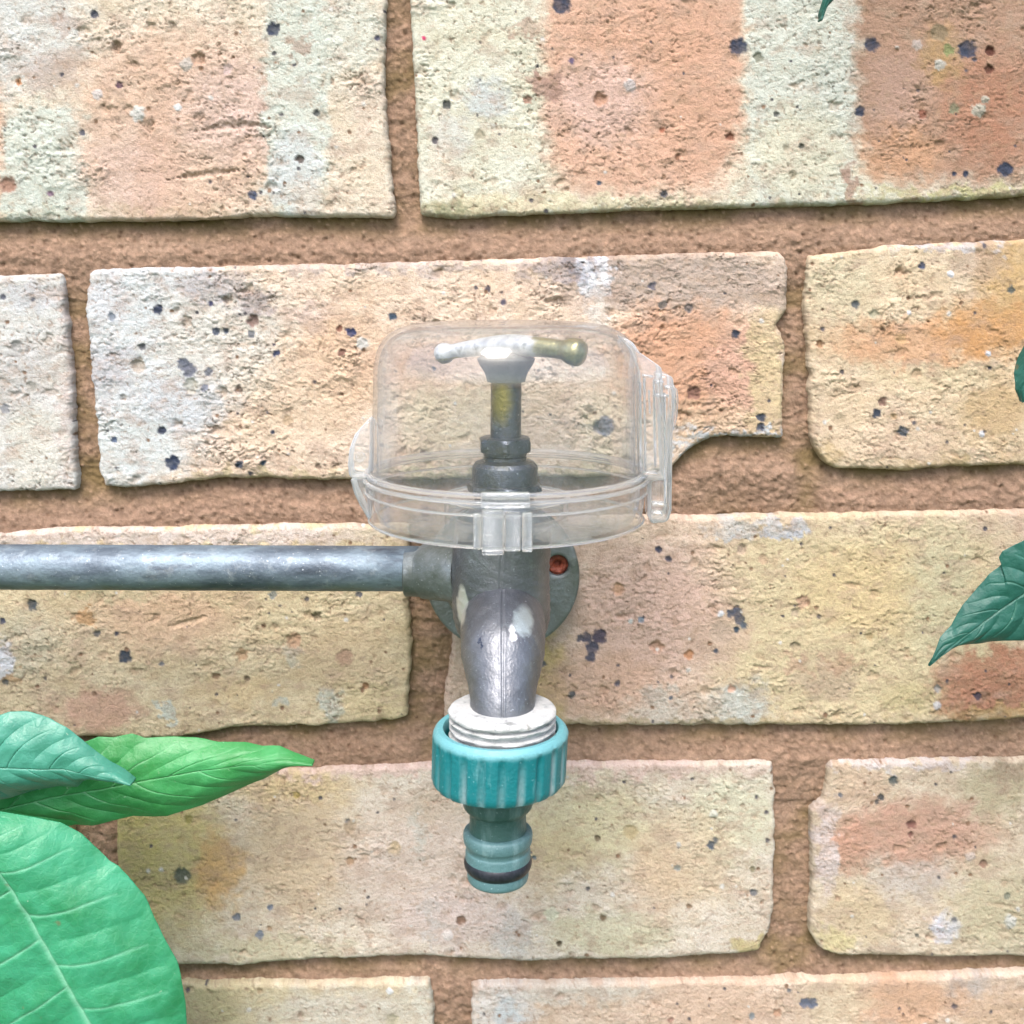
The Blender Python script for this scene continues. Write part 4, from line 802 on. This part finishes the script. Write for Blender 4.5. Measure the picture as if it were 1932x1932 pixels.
cover = empty('tap_cover', 'clear plastic dome cover clipped round the tap spindle and handle', 'tap cover', tuple(at(955, 975, YS)))
TW = .0012
XC = 955
pr = [ring(252, 893, XC, YS, True), ring(251, 860, XC, YS, True), ring(251, 800, XC, YS, True), ring(250, 740, XC, YS, True), ring(249, 695, XC, YS, True), ring(242, 660, XC, YS, True), ring(226, 634, XC, YS, True), ring(198, 618, XC, YS, True), ring(160, 610, XC, YS, True), ring(85, 606.5, XC, YS, True), ring(4, 606, XC, YS, True)]
outer = smooth_prof(pr, 7)
def offset(prof, d):
    out = []
    for i, p in enumerate(prof):
        a, b = prof[max(i-1, 0)], prof[min(i+1, len(prof)-1)]
        dr, dz = b[0]-a[0], b[2]-a[2]; l = math.hypot(dr, dz) or 1
        out.append([max(p[0]-d*dz/l, .0003), p[1], p[2]+d*dr/l])
    return out
inner = offset(outer, TW)
prof = outer+inner[::-1]
lathe('dome', prof, YS, sheet, cover, 160, True)
def hoop(name, hw_in, hw_out, ya, yb, mat, chamfer=.0003):
    a, b = ring(hw_out, ya, XC, YS, True), ring(hw_out, yb, XC, YS, True); r_in = hw_in/scale_at(at(XC, ya, YS))
    c = chamfer; p = [[r_in, a[1], a[2]], [a[0]-c, a[1], a[2]], [a[0], a[1], a[2]-c], [a[0], a[1], b[2]+c], [a[0]-c, a[1], b[2]], [r_in, a[1], b[2]]]
    return lathe(name, p, YS, mat, cover, 160, True)
hoop('lid_rim', 253, 266, 884, 892, clear)
# tray
t0, t1, t2 = ring(262, 896, XC, YS, True), ring(259, 940, XC, YS, True), ring(254, 975, XC, YS, True)
ft = TW; hole = .0142
tp = [[t0[0], t0[1], t0[2]], [t1[0], t1[1], t1[2]], [t2[0], t2[1], t2[2]], [t2[0]-.0010, t2[1], t2[2]-.0008], [hole, t2[1], t2[2]-.0008], [hole, t2[1], t2[2]+.0006], [t2[0]-.002, t2[1], t2[2]+.0006], [t1[0]-ft, t1[1], t1[2]], [t0[0]-ft, t0[1], t0[2]]]
sharp(lathe('tray', tp, YS, tray_sheet, cover, 160, True), 40)
hoop('tray_rim', 263, 270, 895.5, 902, clear)
hoop('tray_bead', 263, 267, 918, 922, clear, .0002)
hoop('tray_foot', 256, 260, 972, 977, clear, .0003)
cz = t2[2]+.0008
lathe('tray_collar', [[.0166, t2[1], cz], [.0166, t2[1], cz+.0042], [.0154, t2[1], cz+.0042], [.0154, t2[1], cz]], YS, tray_sheet, cover, 96, True)
lathe('tray_collar', [[.0162, t2[1], cz+.0043], [.0172, t2[1], cz+.0043], [.0172, t2[1], cz+.0052], [.0162, t2[1], cz+.0052]], YS, clear, cover, 96, True)
sk = M('black_foam'); sk.set(Base_Color=(.03, .035, .04), Roughness=.8)
# front clasp: three upright plates over the split of the tray
yf = YS-(262/scale_at(at(955, 930, YS)))
plate('clasp', [(909, 962), (951, 962), (951, 1047), (909, 1047)], yf-.0026, yf-.0006, clear, cover, .0004, yf-.002)
plate('clasp', [(893, 968), (908, 968), (908, 1036), (893, 1036)], yf-.0018, yf-.0004, clear, cover, .0003, yf-.001)
plate('clasp', [(952, 966), (982, 966), (982, 1040), (952, 1040)], yf-.0016, yf-.0002, clear, cover, .0003, yf-.001)
plate('clasp', [(985, 966), (1004, 966), (1004, 1040), (985, 1040)], yf-.0022, yf-.0004, clear, cover, .0003, yf-.001)
plate('clasp', [(907, 929), (1000, 929), (1000, 958), (907, 958)], yf-.0028, yf-.0008, clear, cover, .0004, yf-.002)
# right hand hinge block, stepped, with knuckle and ribs
plate('hinge_block', [(1166, 632), (1190, 643), (1202, 662), (1224, 677), (1243, 690), (1245, 705), (1247, 800), (1252, 900), (1209, 899), (1205, 760), (1203, 700), (1190, 660)], YS-.010, YS+.004, frost, cover, .0012, YS-.004)
plate('hinge_block', [(1240, 703), (1267, 708), (1270, 760), (1266, 815), (1264, 958), (1258, 980), (1224, 984), (1226, 903), (1254, 900), (1248, 800)], YS-.008, YS+.006, frost, cover, .001, YS-.004)
plate('hinge_knuckle', [(1268, 722), (1277, 735), (1279, 755), (1276, 790), (1268, 814)], YS-.006, YS+.002, clear, cover, .0008, YS-.004)
for i, (a, b, c_, d_) in enumerate(((1204, 720, 1209, 890), (1213, 712, 1217, 888), (1231, 715, 1236, 880), (1250, 740, 1255, 950), (1222, 735, 1225, 780), (1243, 712, 1246, 760))):
    plate('hinge_rib', [(a, b), (c_, b), (c_+2, d_), (a+2, d_)], YS-.0118, YS-.0096, clear, cover, .0005, YS-.010)
for i, (a, b, c_, d_) in enumerate(((1236, 716, 1252, 724), (1254, 726, 1266, 734), (1232, 742, 1262, 750), (1212, 706, 1232, 712), (1210, 888, 1240, 896), (1228, 945, 1256, 955), (1228, 962, 1250, 972))):
    plate('hinge_rib', [(a, b), (c_, b+2), (c_, d_), (a, d_-1)], YS-.0112, YS-.0085, clear, cover, .0006, YS-.010)
def boss(name, x, y, r_px, Y, t, mat):
    c = at(x, y, Y); r = r_px/scale_at(c); V, Fc = [], []; seg = 32
    lv = [(1, 0), (1, -t), (.72, -t), (.72, -t*.4), (.0001, -t*.4)]
    for k_, yy in lv:
        for k in range(seg): a = 2*math.pi*k/seg; V.append((c.x+r*k_*math.cos(a), Y+yy, c.z+r*k_*math.sin(a)))
    for i in range(len(lv)-1):
        for k in range(seg): Fc.append((i*seg+k, i*seg+(k+1) % seg, (i+1)*seg+(k+1) % seg, (i+1)*seg+k))
    Fc.append(tuple(range(seg)))
    return sharp(mesh_py(name, V, Fc, mat, cover), 40)
boss('hinge_pin', 1218, 870, 13, YS-.0102, .0012, clear)
# left hand lug
plate('lug', [(703, 782), (690, 797), (674, 815), (664, 842), (661, 870), (664, 896), (700, 898), (702, 860)], YS-.009, YS+.003, frost, cover, .0010, YS-.003)
plate('lug', [(666, 899), (673, 925), (684, 948), (697, 970), (701, 975), (697, 940), (693, 900)], YS-.008, YS+.002, frost, cover, .0008, YS-.003)
boss('lug_pin', 680, 862, 10, YS-.0092, .0008, clear)
boss('lug_pin', 701, 930, 5, YS-.0150, .0008, clear)

# ------------------------------------------------------------------ leaves
def leaf_mat(name, a, b, vein, rough=.38):
    m = M(name)
    at_ = m.n.new('ShaderNodeAttribute'); at_.attribute_name = 'vein'
    c = m.mix(m.ramp(m.noise(60, 6, .65), [(.32, 0), (.68, 1)]), a, b)
    vo = m.n.new('ShaderNodeTexVoronoi'); vo.feature = 'DISTANCE_TO_EDGE'; vo.inputs['Scale'].default_value = 430; m.lk(m.pos, vo.inputs['Vector'])
    net = m.ramp(vo.outputs['Distance'], [(0.0, 0), (.10, 1)])
    c = m.mix(m.ramp(net, [(0, .07), (1, 0)]), c, vein)
    crs = m.bump(net, .00006, .5)
    c = m.mix(at_.outputs['Fac'], c, vein)
    sp_ = m.ramp(m.noise(420, 3, .6), [(.71, 0), (.76, .8)]); c = m.mix(sp_, c, (0.45, 0.60, 0.45))
    c = m.mix(m.ramp(m.noise(150, 2, .4), [(.735, 0), (.76, .6)]), c, (0.16, 0.12, 0.06))
    m.set(Base_Color=c, Roughness=m.ramp(m.noise(130, 4), [(.3, rough-.06), (.7, rough+.16)]), Normal=m.bump(m.noise(900, 5, .6), .0002, 1, crs))
    m.b.inputs['Specular IOR Level'].default_value = .6
    tr = m.n.new('ShaderNodeBsdfTranslucent'); tr.inputs['Color'].default_value = (*[min(1, q*1.2) for q in b], 1)
    mixs = m.n.new('ShaderNodeMixShader'); mixs.inputs[0].default_value = .33
    m.lk(m.b.outputs[0], mixs.inputs[1]); m.lk(tr.outputs[0], mixs.inputs[2])
    m.lk(mixs.outputs[0], m.n['Material Output'].inputs['Surface']); return m.m
lf = leaf_mat('glossy_green_leaf', (0.025, 0.23, 0.085), (0.055, 0.37, 0.20), (0.22, 0.55, 0.36))
lfy = leaf_mat('yellow_green_leaf', (0.035, 0.24, 0.055), (0.07, 0.37, 0.13), (0.22, 0.50, 0.26))  # yellower green for the pointed leaf
lfd = leaf_mat('bluish_leaf', (0.015, 0.10, 0.075), (0.025, 0.14, 0.105), (0.07, 0.23, 0.17))
def leaf(mid, left, right, Y, mat, parent, bow=.006, tilt=(0, 0), nv=8, seed=0, thick=.0003):
    """mid, left, right: outlines base to tip in picture units at depth Y; bow lifts the midrib region in depth"""
    NT, NS = 380, 75
    def res(p, n):
        p = np.array(p, float); d = np.r_[0, np.cumsum(np.hypot(*np.diff(p, axis=0).T))]; d /= d[-1]
        t = np.linspace(0, 1, n); return np.stack([np.interp(t, d, p[:, 0]), np.interp(t, d, p[:, 1])], 1)
    Mi, Le, Ri = res(mid, NT), res(left, NT), res(right, NT)
    V, vein = [], []
    L_ = np.hypot(*(Mi[-1]-Mi[0]))
    pts = []
    for i in range(NT):
        t = i/(NT-1)
        for j in range(-NS, NS+1):
            s = j/NS; e = Le if s < 0 else Ri
            pts.append(np.r_[Mi[i]*(1-abs(s))+e[i]*abs(s), t, s])
    P = np.array(pts); px, py, t, s = P.T
    X, Z = at_np(px, py, Y); 
    g = t*nv-abs(s)*1.1; g = g+.14*np.sin(s*3.4+seed)+.10*np.sin(t*13+seed)
    gs = g+np.where(s < 0, .45, 0)
    d = np.abs((gs+.5) % 1-.5); amp = np.clip(1-abs(s)**3, 0, 1)*np.clip(1.4-t, 0, 1)
    ve = np.exp(-(d/.024)**2)*amp*.8*(abs(s) < .85); mv = np.exp(-(s/.016)**2)
    vein = np.clip(np.maximum(ve, mv), 0, 1)
    lift = bow*(abs(s)**1.6)-bow*.5-.0011*np.abs(np.sin(gs*np.pi+np.pi/2))**.7*amp*np.clip(abs(s)*2.5, 0, 1)+.0011*fbm(px/80.+seed, py/80., 3)
    lift += .0012*np.sin(t*9+seed)*abs(s)**2
    Yv = Y+lift+.0004*vein+tilt[0]*(px-px.mean())/1000+tilt[1]*(py-py.mean())/1000
    co = np.stack([X, Yv, Z], 1); m_ = 2*NS+1
    me = bpy.data.meshes.new('leaf'); idx = np.arange(NT*m_).reshape(NT, m_)
    qd = np.stack([idx[:-1, :-1], idx[1:, :-1], idx[1:, 1:], idx[:-1, 1:]], -1).reshape(-1, 4)
    me.from_pydata(co.tolist(), [], qd.tolist()); me.update()
    a_ = me.attributes.new('vein', 'FLOAT', 'POINT'); a_.data.foreach_set('value', vein.astype(np.float32))
    o = finish('leaf', me, mat, parent)
    sm = o.modifiers.new('solid', 'SOLIDIFY'); sm.thickness = thick; return o
def stem(pts, r, mat, parent):
    p = smooth_prof([list(q) for q in pts], 8); V, Fc = sweep_vf(p, [r]*len(p), 12); return mesh_py('stem', V, Fc, mat, parent)
stm = M('green_stem'); stm.set(Base_Color=stm.mix(stm.noise(60), (0.06, 0.12, 0.04), (0.10, 0.17, 0.06)), Roughness=.5)

def rag(p, k, seed):    # slightly uneven margin
    rs = random.Random(seed); out = []
    for i in range(len(p)-1):
        for q in range(4):
            t = q/4; j = k*(rs.random()-.5)*(0 if q == 0 else 1)
            out.append((p[i][0]*(1-t)+p[i+1][0]*t+j, p[i][1]*(1-t)+p[i+1][1]*t+j))
    out.append(p[-1]); return out
base_pt = at(-170, 1530, -.05)
pl = empty('climbing_plant', 'broad green leafy plant at the lower left corner of the wall', 'plant', (base_pt.x, -.05, gz))
o = leaf([(-130, 1560), (-20, 1528), (100, 1500), (249, 1473), (360, 1452), (459, 1438), (592, 1438)],
     [(-130, 1560), (-40, 1440), (60, 1400), (157, 1402), (184, 1392), (213, 1395), (246, 1388), (269, 1397), (328, 1397), (367, 1400), (410, 1408), (459, 1408), (492, 1415), (525, 1413), (558, 1426), (577, 1433), (592, 1438)],
     [(-130, 1560), (-60, 1590), (20, 1585), (102, 1566), (141, 1556), (174, 1557), (213, 1549), (249, 1541), (282, 1543), (312, 1544), (377, 1526), (453, 1493), (492, 1477), (531, 1454), (558, 1442), (577, 1439), (592, 1438)], -.034, lfy, pl, .004, (0, 0), 7, 1)
o['label'] = 'long pointed leaf reaching right over the mortar joint'
o = leaf([(-140, 1440), (0, 1441), (131, 1446), (213, 1464), (251, 1475)],
     [(-140, 1440), (-70, 1370), (0, 1351), (16, 1346), (46, 1347), (75, 1354), (98, 1365), (121, 1375), (141, 1392), (157, 1405), (177, 1421), (207, 1441), (230, 1457), (243, 1467), (251, 1475)],
     [(-140, 1440), (-80, 1510), (-20, 1520), (10, 1516), (49, 1505), (98, 1493), (138, 1492), (150, 1480), (167, 1474), (200, 1477), (232, 1479), (244, 1477.5), (251, 1475)], -.047, leaf_mat('pale_green_leaf', (0.05, 0.25, 0.17), (0.08, 0.34, 0.25), (0.14, 0.42, 0.32), .3), pl, .005, (0, .02), 6, 3)
o['label'] = 'shorter bluish leaf lying over the pointed one'
o = leaf([(-90, 1520), (0, 1612), (62, 1710), (154, 1871), (200, 1950), (260, 2090), (300, 2260)],
     [(-90, 1520), (-20, 1540), (40, 1552), (102, 1566), (141, 1589), (194, 1641), (213, 1651), (262, 1707), (295, 1769), (328, 1825), (336, 1851), (344, 1904), (350, 1990), (340, 2100), (300, 2260)],
     [(-90, 1520), (-190, 1600), (-220, 1750), (-200, 1900), (-120, 2040), (0, 2140), (160, 2220), (300, 2260)], -.058, lf, pl, .008, (0, 0), 9, 5)
o['label'] = 'largest leaf, broad and bright green, cut off by the lower left corner'
stem([(base_pt.x, -.05, gz), (base_pt.x-.01, -.045, -.3), (at(-170, 1700, -.05).x, -.045, at(-170, 1700, -.05).z), tuple(base_pt), tuple(at(-190, 1300, -.04))], .0018, stm.m, pl)
stem([tuple(at(-180, 1600, -.048)), tuple(at(-110, 1550, -.056)), tuple(at(-80, 1528, -.0585))], .0009, stm.m, pl)
stem([tuple(at(-172, 1560, -.048)), tuple(at(-130, 1560, -.034))], .0009, stm.m, pl)
stem([tuple(at(-176, 1480, -.046)), tuple(at(-138, 1441, -.046))], .0009, stm.m, pl)

bp2 = at(2140, 900, -.04)
pr_ = empty('hanging_plant', 'dark bluish green leafy plant leaning in at the right edge of the wall', 'plant', (bp2.x, -.04, gz))
o = leaf([(2080, 1060), (1932, 1118), (1873, 1161), (1810, 1205), (1751, 1253)],
     [(2080, 1060), (1990, 985), (1932, 1018), (1912, 1029), (1892, 1040), (1886, 1053), (1892, 1066), (1886, 1073), (1869, 1086), (1861, 1098), (1845, 1118), (1820, 1145), (1798, 1182), (1775, 1203), (1751, 1253)],
     [(2080, 1060), (2030, 1180), (1932, 1211), (1908, 1212), (1876, 1214), (1845, 1218), (1811, 1220), (1790, 1229), (1767, 1240), (1751, 1253)], -.040, lfd, pr_, .0015, (0, 0), 6, 8)
o['label'] = 'pointed dark leaf entering from the right edge'
o = leaf([(1990, 560), (1950, 650), (1935, 710), (1926, 758)], [(1990, 560), (1960, 610), (1930, 670), (1917, 705), (1916, 735), (1926, 758)], [(1990, 560), (1990, 650), (1970, 720), (1940, 752), (1926, 758)], -.040, lfd, pr_, .003, (0, 0), 5, 9)
o['label'] = 'small leaf showing only its edge above the pointed one'
stem([(bp2.x, -.04, gz), (bp2.x+.005, -.045, -.25), tuple(at(2130, 1060, -.04)), tuple(bp2), tuple(at(2080, 500, -.04))], .0018, stm.m, pr_)
stem([tuple(at(2130, 1050, -.04)), tuple(at(2078, 1061, -.042))], .0009, stm.m, pr_)
stem([tuple(at(2085, 540, -.04)), tuple(at(1990, 560, -.040))], .0009, stm.m, pr_)
up = at(1640, -200, -.03)
pt_ = empty('overhanging_sprig', 'thin dark leaf tip hanging in from above at the top edge', 'plant', tuple(up))
leaf([(1625, -120), (1585, -45), (1560, 5), (1548, 39)], [(1625, -120), (1570, -60), (1552, 0), (1546, 25), (1548, 39)], [(1625, -120), (1605, -50), (1573, 0), (1556, 18), (1550, 33), (1548, 39)], -.022, lfd, pt_, .002, (0, 0), 5, 11)
stem([tuple(at(1900, -420, -.004)), tuple(at(1720, -280, -.02)), tuple(at(1625, -120, -.022))], .0009, stm.m, pt_)
